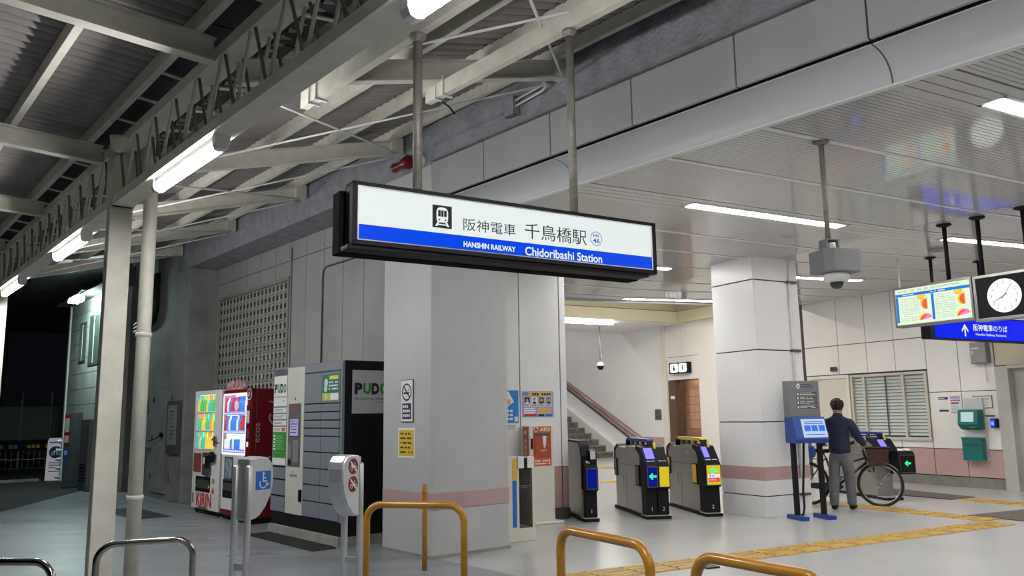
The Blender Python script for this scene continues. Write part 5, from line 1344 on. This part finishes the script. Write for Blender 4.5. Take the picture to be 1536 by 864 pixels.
obj('plate', MB().box(-.16, .16, -.02, 0, 0, .34), M_STEEL, t, .004); g = MB(); g.box(-.03, .03, -.023, -.02, .20, .29); g.box(-.10, -.02, -.023, -.02, .05, .14); g.box(.02, .10, -.023, -.02, .05, .14); obj('button', g, M_DKGREY, t)

# ---- fittings of the office wall (frame C, facing -u; x = v0 - v)
t = thing('ticket_terminal', 'teal terminal with a small lit screen on the office wall above the teal box', 'terminal', 'C', 15.37, 9.62, 1.09, -90)
obj('back_plate', MB().box(-.16, .20, -.05, 0, -.02, .60), M_ALU, t, .004)
hd = obj('head', MB().prism([(-.20, .04), (-.26, .10), (-.22, .36), (-.18, .38), (-.02, .38), (-.02, .0), (-.14, .0)], 'x', -.20, .20), M_TEAL, t, .012)
def hp(x, f, o): return (x, -.26 + .04 * f - o, .10 + .26 * f)
scr = MB(); scr.add([hp(-.13, .20, .004), hp(.12, .20, .004), hp(.12, .90, .004), hp(-.13, .90, .004)], [(0, 1, 2, 3)])
obj('screen', scr, glow('terminal_screen', (.62, .80, .82), .75), hd, fix=False)
yl = MB().box(-.0, .11, -.215, -.20, .045, .085); obj('yellow_label', yl, M_YELINK, hd)
t = thing('collection_box', 'teal collection box mounted on the office wall below the teal terminal', 'box', 'C', 15.37, 9.63, .52, -90)
obj('back_plate', MB().box(-.19, .22, -.05, 0, -.015, .50), M_ALU, t, .004); obj('box', MB().box(-.20, .19, -.16, -.04, 0, .40), M_TEAL, t, .01); obj('lid', MB().box(-.205, .195, -.17, -.04, .40, .43), M_TEAL, t, .006); obj('raised_text_strip', MB().box(-.15, .14, -.163, -.158, .27, .31), mat('dark_teal', (.0, .10, .09), .5, var=0), t)
t = thing('wall_notice', 'white framed notice above the teal terminal on the office wall', 'notice', 'C', 15.37, 9.44, 1.49, -90)
obj('frame', MB().box(-.19, .19, -.014, 0, 0, .235), M_DKGREY, t, .003); p = plate(t, M_PAPER, -.18, .18, .012, .223, -.017, .004, 'sheet'); lines(p, M_GREYINK, -.14, .15, .03, .20, -.0185, 6, fill=.3, seed=91)
t = poster('notice_sheet', 'white notice with a dark heading on the office wall near the window', 15.37, 10.23, 1.435, .205, .285, M_PAPER, 'C', -90)
plate(t, M_NAVY, -.10, .10, .235, .283, -.006, .002, 'dark_heading'); plate(t, M_NAVY, -.10, .10, .0, .035, -.006, .002, 'dark_foot')
lines(t, M_PAPER, -.08, .08, .245, .275, -.0075, 1, fill=.5, blocks=7, seed=5); lines(t, M_GREYINK, -.085, .085, .04, .06, -.005, 1, fill=.5, seed=92)
t = poster('notice_sheet', 'blue and orange printed notice beside the teal terminal on the office wall', 15.37, 9.985, 1.41, .215, .33, M_PAPER, 'C', -90)
plate(t, M_LILAC, -.10, .10, .27, .325, -.006, .002, 'lilac_heading'); plate(t, M_ORANGE, -.10, .10, .225, .255, -.006, .002, 'orange_line'); plate(t, M_BLUEINK, -.09, .07, .17, .205, -.006, .002, 'blue_arrow_line')
lines(t, M_GREYINK, -.09, .09, .03, .155, -.005, 5, fill=.35, seed=93); plate(t, M_LILAC, -.10, .10, .0, .02, -.006, .002, 'lilac_foot')
t = thing('card_reader', 'small glowing blue card reader on the office wall beside the steel door', 'reader', 'C', 15.37, 9.245, 1.13, -90)
obj('housing', MB().box(-.055, .075, -.06, 0, 0, .17), M_BLACK, t, .006); obj('lit_face', MB().box(-.05, .03, -.066, -.06, .02, .15), glow('reader_blue', (.02, .06, .95), 1.2), t); obj('white_symbol', MB().box(-.03, .01, -.069, -.066, .05, .11), glow('reader_pale', (.4, .55, 1), .9), t)
t = thing('label_plate', 'small dark label plate above the blue card reader', 'label', 'C', 15.37, 9.325, 1.335, -90); obj('plate', MB().box(-.09, .09, -.006, 0, 0, .025), M_DKGREY, t)
t = thing('switch_cabinet', 'grey metal switch cabinet high on the office wall under the blue sign', 'cabinet', 'C', 15.37, 9.35, 2.33, -90)
obj('box', MB().box(-.155, .155, -.14, 0, 0, .40), M_MIDGREY, t, .006); obj('door', MB().box(-.14, .14, -.148, -.14, .015, .385), mat('cabinet_grey', (.30, .30, .29), .45, .1, var=.05), t, .004)
obj('label_strip', MB().box(-.12, .02, -.151, -.148, .27, .30), M_ALU, t); obj('lock', MB().box(-.125, -.095, -.154, -.148, .18, .24), M_ALU, t); obj('conduit', MB().tube([(.05, -.04, 0), (.05, -.04, -.35)], .012, 6), M_CREAMP, t)
t = thing('door_plate', 'small dark red plate projecting from the office wall above the cream door', 'sign', 'C', 15.37, 12.72, 2.36, -90)
obj('plate', MB().box(-.14, .0, -.05, -.02, 0, .10), mat('dark_red_plate', (.10, .018, .02), .4, var=0), t); obj('bracket', MB().box(-.0, .02, -.06, 0, .01, .09), M_DKGREY, t)
t = thing('ceiling_rod', 'thin white rod hanging from the ceiling behind the timetable', 'rod', 'C', 11.55, 8.24, 3.2); obj('rod', MB().tube([(0, 0, 0), (0, 0, cz(11.55) - 3.2)], .012, 6), M_WHITEP, t)

# =================================================================== FLOOR MARKINGS (frame C)
M_BARTOP = mat('worn_yellow_ridge', (.50, .31, .055), .55, var=.25, scale=5)
def tile_mesh(s, along_u):
    mb = MB(); h = s / 2
    mb.box(-h + .003, h - .003, -h + .003, h - .003, .0, .004)
    for k in range(4):
        c = -h + s * (k + .5) / 4; w = s * .065
        if along_u: mb.prism([(c - w * 1.5, .004), (c + w * 1.5, .004), (c + w, .010), (c - w, .010)], 'x', -h + .015, h - .015)
        else: mb.prism([(c - w * 1.5, .004), (c + w * 1.5, .004), (c + w, .010), (c - w, .010)], 'y', -h + .015, h - .015)
    return mb
TM = {}
def tactile_run(label, pts, s, along_u):
    """pts: list of (u, v) tile centres"""
    u0, v0 = pts[0]
    t = thing('tactile_path', label, 'tactile paving', 'C', u0, v0, 0)
    for u, v in pts:
        k = (round(s, 3), along_u)
        if k not in TM:
            o = obj('paving_tile', tile_mesh(s, along_u), M_BARTOP, t); TM[k] = o.data
        else:
            o = bpy.data.objects.new('paving_tile', TM[k]); COL.objects.link(o); o.parent = t
        o.location = (u - u0, v - v0, 0)
    return t
S_ = .43
tactile_run('long yellow tactile strip crossing the concourse floor in front of the gates', [(4.3 + .0 + k * S_, 6.66) for k in range(16)], S_, True)
tactile_run('yellow tactile strip branching off toward the bicycle', [(11.15, 7.095 + k * S_) for k in range(11)], S_, False)
tactile_run('yellow tactile strip along the foot of the office wall', [(13.35, 4.6 + k * S_) for k in range(10)], S_, False)
tactile_run('short yellow tactile strip before the foot of the stairs', [(12.4 + k * S_, 19.25) for k in range(5)], S_, True)
tactile_run('short yellow tactile strip just behind the first ticket gates', [(9.9 + k * S_, 15.35) for k in range(4)], S_, True)
def floor_mat(label, poly, m, z=.011):
    u0, v0 = poly[0]
    t = thing('floor_mat', label, 'mat', 'C', u0, v0, 0)
    obj('mat', MB().prism([(p[0] - u0, p[1] - v0) for p in poly], 'z', 0, z), m, t)
    return t
M_MATB = mat('brown_floor_mat', (.13, .105, .09), .9, var=.2, scale=9)
floor_mat('brown grey floor mat lying at the corner of the yellow tactile strips', [(11.36, 6.5), (14.6, 6.5), (14.6, 7.2), (11.36, 7.35)], M_MATB)
t = floor_mat('dark brown floor mat with a violet edge near the office window', [(13.15, 8.75), (13.75, 8.75), (14.1, 10.6), (13.15, 10.9)], M_MATB)
obj('violet_edge', MB().box(-.05, .0, 0, 2.0, 0, .012), mat('violet_edging', (.06, .04, .16), .7, var=.1), t); tg = MB()
for k in range(4): tg.box(-.12, -.06, 1.1 + k * .22, 1.22 + k * .22, 0, .012)
obj('yellow_marker', tg, M_YELINK, t)
mk = thing('floor_marker', 'row of small black floor markers on the yellow strip between the guard rails', 'marker', 'C', 5.62, 6.42)
for k in range(2): obj('black_marker', MB().box(k * .32, k * .32 + .15, -.10, .02, 0, .013), M_INK, mk)
# floor drains and patch near the grey wall
t = thing('drain_cover', 'dark slotted drain cover in the concrete before the service doors', 'drain cover', 'F', 4.15, 14.6, 0)
obj('frame', MB().box(-.3, .3, -1.0, 1.0, 0, .006), M_DKGREY, t)
for k in range(9): obj('grate_bar', MB().box(-.26, .26, -.93 + k * .21, -.80 + k * .21, .006, .010), M_BLACK, t)

# =================================================================== PERSON AND BICYCLE
def skin(name, joints, bones, m, parent, sub=2, smooth_sub=True):
    """joints: name -> (x, y, z, rx[, ry]) ; bones: pairs. One continuous skinned surface."""
    me = bpy.data.meshes.new(name); b = bmesh.new(); lay = b.verts.layers.skin.verify(); V = {}
    for i, (k, j) in enumerate(joints.items()):
        v = b.verts.new(j[:3]); V[k] = v; v[lay].radius = (j[3], j[4] if len(j) > 4 else j[3]); v[lay].use_root = (i == 0); v[lay].use_loose = False
    for p, q in bones: b.edges.new((V[p], V[q]))
    b.to_mesh(me); b.free()
    o = bpy.data.objects.new(name, me); COL.objects.link(o); o.parent = parent
    sk = o.modifiers.new('skin', 'SKIN'); sk.use_smooth_shade = True; sk.branch_smoothing = .6
    ss = o.modifiers.new('sub', 'SUBSURF'); ss.levels = sub; ss.render_levels = sub
    dg = bpy.context.evaluated_depsgraph_get(); nm = bpy.data.meshes.new_from_object(o.evaluated_get(dg))
    o.modifiers.clear(); o.data = nm; nm.materials.clear(); nm.materials.append(m)
    for p in nm.polygons: p.use_smooth = True
    return o
px, py = 5.02, 12.92
person = bpy.data.objects.new('person', None); COL.objects.link(person); person.location = (px, py, 0); person.rotation_euler = (0, 0, radians(-34))
tag(person, 'person in a navy jacket and grey trousers standing with the bicycle, seen from behind', 'person')
# local: +y forward, +x to the person's right
J = {'pelvis': (0, 0, .86, .11, .09), 'belly': (0, .01, 1.02, .105, .085), 'chest': (0, .02, 1.20, .11, .09), 'neck0': (0, .02, 1.36, .075), 'neck': (0, .03, 1.44, .058), 'head0': (0, .05, 1.50, .075, .088), 'head1': (0, .055, 1.575, .092, .108), 'head2': (0, .05, 1.645, .072, .085)}
B = [('pelvis', 'belly'), ('belly', 'chest'), ('chest', 'neck0'), ('neck0', 'neck'), ('neck', 'head0'), ('head0', 'head1'), ('head1', 'head2')]
for s, n in ((1, 'r'), (-1, 'l')):
    kx = .05 if s > 0 else -.03; ax = .07 if s > 0 else -.06
    J['hip' + n] = (s * .09, 0, .80, .085); J['knee' + n] = (s * .105, .02 + kx, .47, .058); J['ankle' + n] = (s * .115, -.02 + ax, .09, .040); J['toe' + n] = (s * .125, .11 + ax, .035, .032)
    J['sh' + n] = (s * .165, .01, 1.32, .058); J['elb' + n] = (s * .27, .04 if s > 0 else .02, 1.08, .045); J['wri' + n] = (s * .30, .27 if s > 0 else .23, .98, .034); J['palm' + n] = (s * .30, .33 if s > 0 else .29, .965, .036, .022)
    B += [('pelvis', 'hip' + n), ('hip' + n, 'knee' + n), ('knee' + n, 'ankle' + n), ('ankle' + n, 'toe' + n), ('neck0', 'sh' + n), ('sh' + n, 'elb' + n), ('elb' + n, 'wri' + n), ('wri' + n, 'palm' + n)]
    for k in range(4):
        x = s * (.30 + (k - 1.5) * .021); y = J['palm' + n][1]; L_ = (.032, .036, .034, .027)[k]
        J['f%d%s' % (k, n)] = (x, y + .035, .966, .0095); J['g%d%s' % (k, n)] = (x, y + .035 + L_, .95, .009); J['h%d%s' % (k, n)] = (x, y + .035 + L_ * .85, .920, .008)
        B += [('palm' + n, 'f%d%s' % (k, n)), ('f%d%s' % (k, n), 'g%d%s' % (k, n)), ('g%d%s' % (k, n), 'h%d%s' % (k, n))]
    J['t0' + n] = (s * .265, J['palm' + n][1] + .0, .955, .011); J['t1' + n] = (s * .256, J['palm' + n][1] + .035, .935, .009); B += [('palm' + n, 't0' + n), ('t0' + n, 't1' + n)]
body = skin('body', J, B, M_SKIN, person)
def ellipsoid(c, r, keep=lambda x, y, z: True, n=18, m=12):
    mb = MB(); P = lambda i, j: (c[0] + r[0] * sin(pi * i / m) * cos(2 * pi * j / n), c[1] + r[1] * sin(pi * i / m) * sin(2 * pi * j / n), c[2] + r[2] * cos(pi * i / m))
    for i in range(m):
        for j in range(n):
            q = [P(i, j), P(i + 1, j), P(i + 1, (j + 1) % n), P(i, (j + 1) % n)]
            if i == 0: q = [q[0], q[1], q[2]]
            elif i == m - 1: q = [q[0], q[1], q[3]]
            g = [sum(p[k] for p in q) / len(q) for k in range(3)]
            if keep(*g): mb.add(q, [tuple(range(len(q)))], True)
    return mb
M_FEAT = mat('dark_feature', (.10, .05, .04), .5, var=0)
for s in (-1, 1): obj('eye', ellipsoid((s * .032, .142, 1.575), (.012, .008, .008), n=8, m=6), M_FEAT, person)
obj('nose', ellipsoid((0, .155, 1.548), (.014, .020, .024), n=8, m=6), M_SKIN, person)
obj('mouth', ellipsoid((0, .140, 1.505), (.024, .007, .006), n=8, m=6), M_FEAT, person)
for s in (-1, 1): obj('ear', ellipsoid((s * .083, .045, 1.555), (.012, .022, .032), n=10, m=8), M_SKIN, person)
M_HAIR = mat('dark_hair', (.015, .012, .011), .6, var=.1, bump=.4, bscale=80)
ho = obj('hair', ellipsoid((0, .042, 1.578), (.093, .108, .100), lambda x, y, z: z > 1.60 or y < .05 - (1.60 - z) * .4 and z > 1.495), M_HAIR, person)
md = ho.modifiers.new('thick', 'SOLIDIFY'); md.thickness = .012; md.offset = -1
M_JACK = mat('navy_jacket_cloth', (.018, .024, .060), .85, var=.2, scale=8, bump=.3, bscale=30)
jj = {'c': (0, .012, 1.20, .185, .135), 'w': (0, .005, 1.05, .175, .135), 'h': (0, .0, .92, .175, .14), 'h2': (0, 0, .80, .18, .145), 'u': (0, .015, 1.335, .13, .105), 'n': (0, .022, 1.405, .088, .08), 'n2': (0, .028, 1.465, .078)}
jb = [('c', 'w'), ('w', 'h'), ('h', 'h2'), ('c', 'u'), ('u', 'n'), ('n', 'n2')]
for s, n in ((1, 'r'), (-1, 'l')):
    jj['s' + n] = (s * .165, .01, 1.325, .092); jj['m' + n] = (s * .225, .018, 1.21, .078); jj['e' + n] = (s * .275, J['elb' + n][1], 1.08, .070); jj['w' + n] = (s * .30, J['wri' + n][1] - .03, .99, .056); jj['x' + n] = (s * .30, J['wri' + n][1] + .01, .98, .052)
    jb += [('u', 's' + n), ('s' + n, 'm' + n), ('m' + n, 'e' + n), ('e' + n, 'w' + n), ('w' + n, 'x' + n)]
skin('jacket', jj, jb, M_JACK, person)
M_TROU = mat('grey_trouser_cloth', (.15, .15, .16), .85, var=.12, scale=8, bump=.3, bscale=25)
tj = {'p': (0, 0, .86, .15, .12), 'q': (0, 0, .96, .14, .115)}; tb_ = [('p', 'q')]
for s, n in ((1, 'r'), (-1, 'l')):
    tj['h' + n] = (s * .095, 0, .74, .108); tj['k' + n] = (J['knee' + n][0], J['knee' + n][1], .47, .086); tj['a' + n] = (J['ankle' + n][0], J['ankle' + n][1], .12, .074); tj['b' + n] = (J['ankle' + n][0], J['ankle' + n][1], .045, .074)
    tb_ += [('p', 'h' + n), ('h' + n, 'k' + n), ('k' + n, 'a' + n), ('a' + n, 'b' + n)]
skin('trousers', tj, tb_, M_TROU, person)
for s, n in ((1, 'r'), (-1, 'l')):
    x, y = J['ankle' + n][0], J['ankle' + n][1]
    skin('shoe', {'a': (x, y - .05, .045, .048), 'b': (x + s * .005, y + .06, .042, .050, .044), 'c': (x + s * .012, y + .15, .036, .042, .036)}, [('a', 'b'), ('b', 'c')], M_BLACK, person)

# bicycle
b0 = wpt('C', 10.74, 9.72); b1 = wpt('C', 11.45, 8.81); dirv = (b1 - b0); ang = math.atan2(dirv.y, dirv.x); WB = 1.08
bike = bpy.data.objects.new('bicycle', None); COL.objects.link(bike); bike.location = b1; bike.rotation_euler = (0, 0, ang)
tag(bike, 'city bicycle with a brown front basket, pushed past the ticket gates', 'bicycle')
R_ = .325
def wheel(x):
    w = MB()
    w.tube([(x + R_ * cos(a), 0, R_ + .004 + R_ * sin(a)) for a in [2 * pi * k / 36 for k in range(37)]], .019, 8, caps=False)
    o = obj('wheel', w, mat('black_tyre', (.018, .018, .018), .7, var=.1), bike)
    r = MB().tube([(x + (R_ - .03) * cos(a), 0, R_ + .004 + (R_ - .03) * sin(a)) for a in [2 * pi * k / 36 for k in range(37)]], .011, 6, caps=False)
    obj('rim', r, M_STEEL, o)
    sp = MB()
    for k in range(20):
        a = 2 * pi * k / 20; sp.tube([(x + .02 * cos(a + .6), .02 * (-1) ** k, R_ + .02 * sin(a + .6)), (x + (R_ - .03) * cos(a), 0, R_ + (R_ - .03) * sin(a))], .0022, 4, caps=False)
    obj('spoke', sp, M_STEEL, o); obj('hub', MB().lathe([(0, -.05), (.022, -.05), (.022, .05), (0, .05)], 10, (x, 0, R_), 'y'), M_STEEL, o)
wheel(0); wheel(-WB)
M_BIKE = mat('dark_bike_frame', (.03, .03, .045), .35, var=.05, coat=.4)
fr = MB()
bbx = (-WB + .44, 0, .29); st_ = (-WB + .30, 0, .74); hd_ = (-.22, 0, .86); hdl = (-.17, 0, .68)
for p, q, r in ((bbx, st_, .018), (bbx, hdl, .022), ((-WB + .35, 0, .58), (-.19, 0, .74), .018), (hdl, hd_, .022)): fr.tube([p, q], r, 10)
for s in (-1, 1): fr.tube([(-WB, s * .05, R_), bbx], .010, 8); fr.tube([(-WB, s * .05, R_), st_], .010, 8)
obj('frame', fr, M_BIKE, bike)
fk = MB()
for s in (-1, 1): fk.tube([(-.17, s * .03, .70), (-.10, s * .05, .52), (0, s * .05, R_)], .012, 8)
obj('fork', fk, M_STEEL, bike)
hb = MB().tube([(-.36, -.27, .97), (-.27, -.25, 1.0), (-.20, -.10, 1.03), (-.20, .10, 1.03), (-.27, .25, 1.0), (-.36, .27, .97)], .012, 8); hb.tube([hd_, (-.21, 0, 1.03)], .014, 8)
obj('handlebar', hb, M_STEEL, bike)
for s in (-1, 1): obj('grip', MB().tube([(-.44, s * .28, .955), (-.33, s * .265, .985)], .017, 8), M_BLACK, bike)
obj('saddle', MB().prism([(-.13, -.03), (-.13, .03), (.02, .04), (.05, .11), (.13, .10), (.13, -.10), (.05, -.11), (.02, -.04)], 'z', .82, .88), M_BLACK, bike, .02).location = (-WB + .24, 0, 0)
obj('seat_post', MB().tube([st_, (-WB + .26, 0, .84)], .014, 8), M_STEEL, bike)
M_BASK = mat('brown_basket_weave', (.10, .045, .03), .7, var=.3, scale=30, bump=.6, bscale=60)
bk = MB()
bk.add([(-.14, -.14, .62), (.10, -.14, .62), (.10, .14, .62), (-.14, .14, .62), (-.18, -.19, .90), (.17, -.19, .90), (.17, .19, .90), (-.18, .19, .90)], [(3, 2, 1, 0), (0, 1, 5, 4), (1, 2, 6, 5), (2, 3, 7, 6), (3, 0, 4, 7)])
bo = obj('basket', bk, M_BASK, bike); md = bo.modifiers.new('wall', 'SOLIDIFY'); md.thickness = .012
obj('basket_rim', MB().tube([(-.18, -.19, .90), (.17, -.19, .90), (.17, .19, .90), (-.18, .19, .90), (-.18, -.19, .90)], .012, 6), M_BLACK, bo)
def fender(x, a0, a1):
    mb = MB(); n = 16; vs = []
    for k in range(n + 1):
        a = radians(a0 + (a1 - a0) * k / n)
        for yy, rr in ((-.03, R_ + .02), (0, R_ + .032), (.03, R_ + .02)): vs.append((x + rr * cos(a), yy, R_ + rr * sin(a)))
    return mb.add(vs, [(3 * k + j, 3 * k + j + 1, 3 * k + j + 4, 3 * k + j + 3) for k in range(n) for j in (0, 1)], True)
for x, a0, a1 in ((0, 40, 150), (-WB, 30, 190)): obj('mudguard', fender(x, a0, a1), M_STEEL, bike)
rk = MB()
for s in (-.06, .06): rk.tube([(-WB - .18, s, .72), (-WB + .22, s, .72)], .008, 6); rk.tube([(-WB - .12, s, .72), (-WB, s, R_)], .007, 6)
obj('rear_carrier', rk, M_STEEL, bike)
obj('chain_guard', MB().prism([(-WB - .03, .27), (-WB + .46, .22), (-WB + .55, .29), (-WB + .46, .37), (-WB - .03, .34)], 'y', -.075, -.06), M_BIKE, bike, .006)
cr = MB(); cr.tube([(-WB + .44, -.09, .29), (-WB + .36, -.09, .15)], .010, 6); cr.box(-WB + .31, -WB + .41, -.17, -.09, .14, .16); cr.tube([(-WB + .44, .09, .29), (-WB + .52, .09, .43)], .010, 6); cr.box(-WB + .47, -WB + .57, .09, .17, .42, .44)
obj('crank', cr, M_DKGREY, bike)
bg_ = thing('carrier_bag', 'blue bag tied on the rear carrier of the bicycle', 'bag', 'W', b1.x - cos(ang) * (WB + .02), b1.y - sin(ang) * (WB + .02), .742, math.degrees(ang))
obj('bag', MB().prism([(-.16, 0), (.16, 0), (.18, .10), (.14, .20), (-.12, .21), (-.18, .12)], 'y', -.12, .12), mat('bright_blue_cloth', (.02, .10, .38), .7, var=.1), bg_, .03)
obj('bag_strap', MB().tube([(-.05, -.125, .02), (-.05, -.12, .21), (-.05, .12, .21), (-.05, .125, .02)], .010, 6), M_BLACK, bg_)

# =================================================================== DARK STREET AT THE FAR END
M_HOUSE = mat('dim_house_wall', (.50, .50, .45), .8, var=.12, scale=2)
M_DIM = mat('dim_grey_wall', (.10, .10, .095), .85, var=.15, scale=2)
house = thing('street_house', 'dim grey house with boarded wall and two windows beyond the canopy column', 'house', 'F', 5.0, 22.0, 0)
obj('wall', MB().box(0, 3.0, -2.5, 2.0, 0, 4.55), M_HOUSE, house)
for k in range(11): obj('wall_board', MB().box(-.014, 0, -2.5, 1.93, .40 + k * .38, .765 + k * .38), M_HOUSE, house)
obj('corner_board', MB().box(-.05, .06, 1.93, 2.05, 0, 4.5), M_CREAMP, house)
M_WINDIM = glow('dim_lit_window', (.45, .70, .62), .10)
for y0, y1, z0, z1 in ((.28, .88, 3.0, 3.9), (-.95, -.10, 2.88, 4.0)):
    w = obj('window_frame', MB().box(-.028, .0, y0 - .04, y1 + .04, z0 - .05, z1 + .05), M_DKGREY, house); obj('pane', MB().box(-.032, -.026, y0, y1, z0, z1), M_WINDIM, w); obj('mullion', MB().box(-.038, -.03, (y0 + y1) / 2 - .02, (y0 + y1) / 2 + .02, z0, z1), M_CREAMP, w)
obj('roof', MB().prism([(-.4, 4.5), (3.2, 4.5), (3.2, 5.3), (1.2, 5.6)], 'y', -2.7, 2.2), M_DIM, house)
lm = thing('street_lamp', 'bright cool bracket lamp on the wall of the dim street house', 'lamp', 'F', 4.45, 21.05, 4.30)
obj('bracket', MB().tube([(.56, 0, .2), (.1, 0, .25), (0, 0, .12)], .02, 6), M_DKGREY, lm); obj('hood', MB().box(-.07, .07, -.30, .30, .06, .10), M_WHITEP, lm, .01)
obj('lit_glass', MB().box(-.10, .10, -.33, .33, -.04, .06), glow('cool_lamp_glass', (.72, 1.0, .96), 200.0), lm)
hv = struct('viaduct', MB().prism([(4.2, 5.3), (12, 5.3), (12, 8), (4.2, 8), (3.6, 6.6)], 'y', 16.8, 40), M_CONCW, 'F')
ap = thing('air_unit', 'pale grey outdoor unit at the foot of the street house behind the pipe', 'outdoor unit', 'F', 4.75, 20.15, 0)
obj('casing', MB().box(-.15, .2, -.35, .35, 0, 1.55), M_MIDGREY, ap, .01)
for k in range(6): obj('louvre', MB().box(-.16, -.15, -.28, .28, .2 + k * .07, .225 + k * .07), M_BLACK, ap)
t = thing('parking_post', 'tall grey post with red, white and blue stickers on its side', 'post', 'F', 4.66, 21.5, 0, 38)
obj('post', MB().box(-.12, .14, -.13, .13, 0, 1.72), mat('slate_post', (.15, .17, .20), .5, var=.05), t, .008)
sp = obj('sticker_strip', MB().box(-.126, -.12, -.02, .13, .95, 1.66), M_REDINK, t)
obj('white_sticker', MB().box(-.13, -.126, .0, .11, 1.26, 1.58), M_PAPER, sp); obj('white_sticker', MB().box(-.13, -.126, .0, .11, 1.02, 1.18), M_PAPER, sp)
st2 = obj('blue_sticker', MB().box(-.126, -.12, -.02, .13, .68, .92), M_BLUEINK, t); obj('white_symbol', MB().box(-.13, -.126, .02, .09, .74, .84), M_PAPER, st2); obj('blue_dot', MB().box(-.126, -.12, .02, .09, .50, .58), M_BLUEINK, t)
for k in range(5): obj('cable_clip', MB().lathe([(0, -.26), (.03, -.24), (.05, -.14)], 8, (-.02, .18, .25 + k * .2), 'x'), M_WHITEP, t)
t = thing('parking_sign', 'white standing sign box with a dark blue bicycle disc', 'sign', 'F', 4.9, 24.35, 0, -23)
obj('body', MB().prism([(-.22, 0), (.22, 0), (.20, 1.0), (.17, 1.08), (-.17, 1.08), (-.20, 1.0)], 'y', 0, .3), glow('dim_lit_sign', (.75, .72, .80), .30), t, .01)
dsc = obj('blue_disc', MB().disc((0, -.006, .72), .155, n=24, t=.005), M_NAVY, t); f = MB()
for dx in (-.06, .06): f.disc((dx, -.008, .69), .045, n=16, r2=.032)
f.prism([(-.06, .69), (-.05, .69), (.0, .75), (.05, .69), (.06, .70), (.02, .77), (-.03, .77)], 'y', -.009, -.008); f.disc((.02, -.009, .81), .022, n=10, t=.001)
obj('bicycle_mark', f, M_PAPER, dsc, fix=False); lines(t, M_NAVY, -.15, .15, .94, 1.0, -.002, 1, blocks=6, fill=.6, ragged=0, seed=3); lines(t, M_GREYINK, -.15, .15, .30, .48, -.002, 3, seed=4); plate(t, M_INK, -.14, .14, .22, .24, -.002, .002, 'dark_line')
bw = thing('street_barrier', 'dim grey sheet fence with tall posts across the dark street', 'fence', 'W', -15.3, 26.6, 0, 24)
obj('sheet', MB().box(-3.2, 1.05, 0, .05, .95, 2.0), mat('dim_fence_sheet', (.16, .16, .14), .8, var=.08), bw)
for k in range(5): obj('post', MB().box(-2.9 + k * .82, -2.86 + k * .82, -.03, .01, 0, 2.45), M_MIDGREY, bw)
obj('banner_strip', MB().box(-3.2, .95, -.06, -.03, .60, .93), M_BLACK, bw); lines(bw, M_GREYINK, -1.1, -.3, .67, .82, -.062, 1, fill=.8, blocks=6, ragged=0, seed=7); lines(bw, M_YELINK, -.2, .7, .67, .82, -.062, 1, fill=.7, blocks=7, ragged=0, seed=9)
for k in range(26): obj('railing_bar', MB().box(-3.1 + k * .155, -3.08 + k * .155, -.05, -.03, .06, .60), M_MIDGREY, bw)
obj('bottom_rail', MB().box(-3.2, .95, -.06, -.02, .04, .08), M_DIM, bw); obj('white_chain', MB().tube([(-3.1 + k * .25, -.07, .33 + .03 * (k % 2)) for k in range(17)], .012, 5), M_WHITEP, bw)
dh = thing('dark_house', 'unlit dark house behind the grey sheet fence', 'house', 'F', 0, 36, 0)
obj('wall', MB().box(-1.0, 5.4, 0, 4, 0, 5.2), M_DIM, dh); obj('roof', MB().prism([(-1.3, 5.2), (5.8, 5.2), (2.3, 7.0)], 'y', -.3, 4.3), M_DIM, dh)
obj('shutter_box', MB().box(2.2, 3.4, -.15, 0, .4, 3.2), M_MIDGREY, dh); obj('window_frame', MB().box(.2, 1.6, -.05, 0, 2.9, 4.0), M_DKGREY, dh)
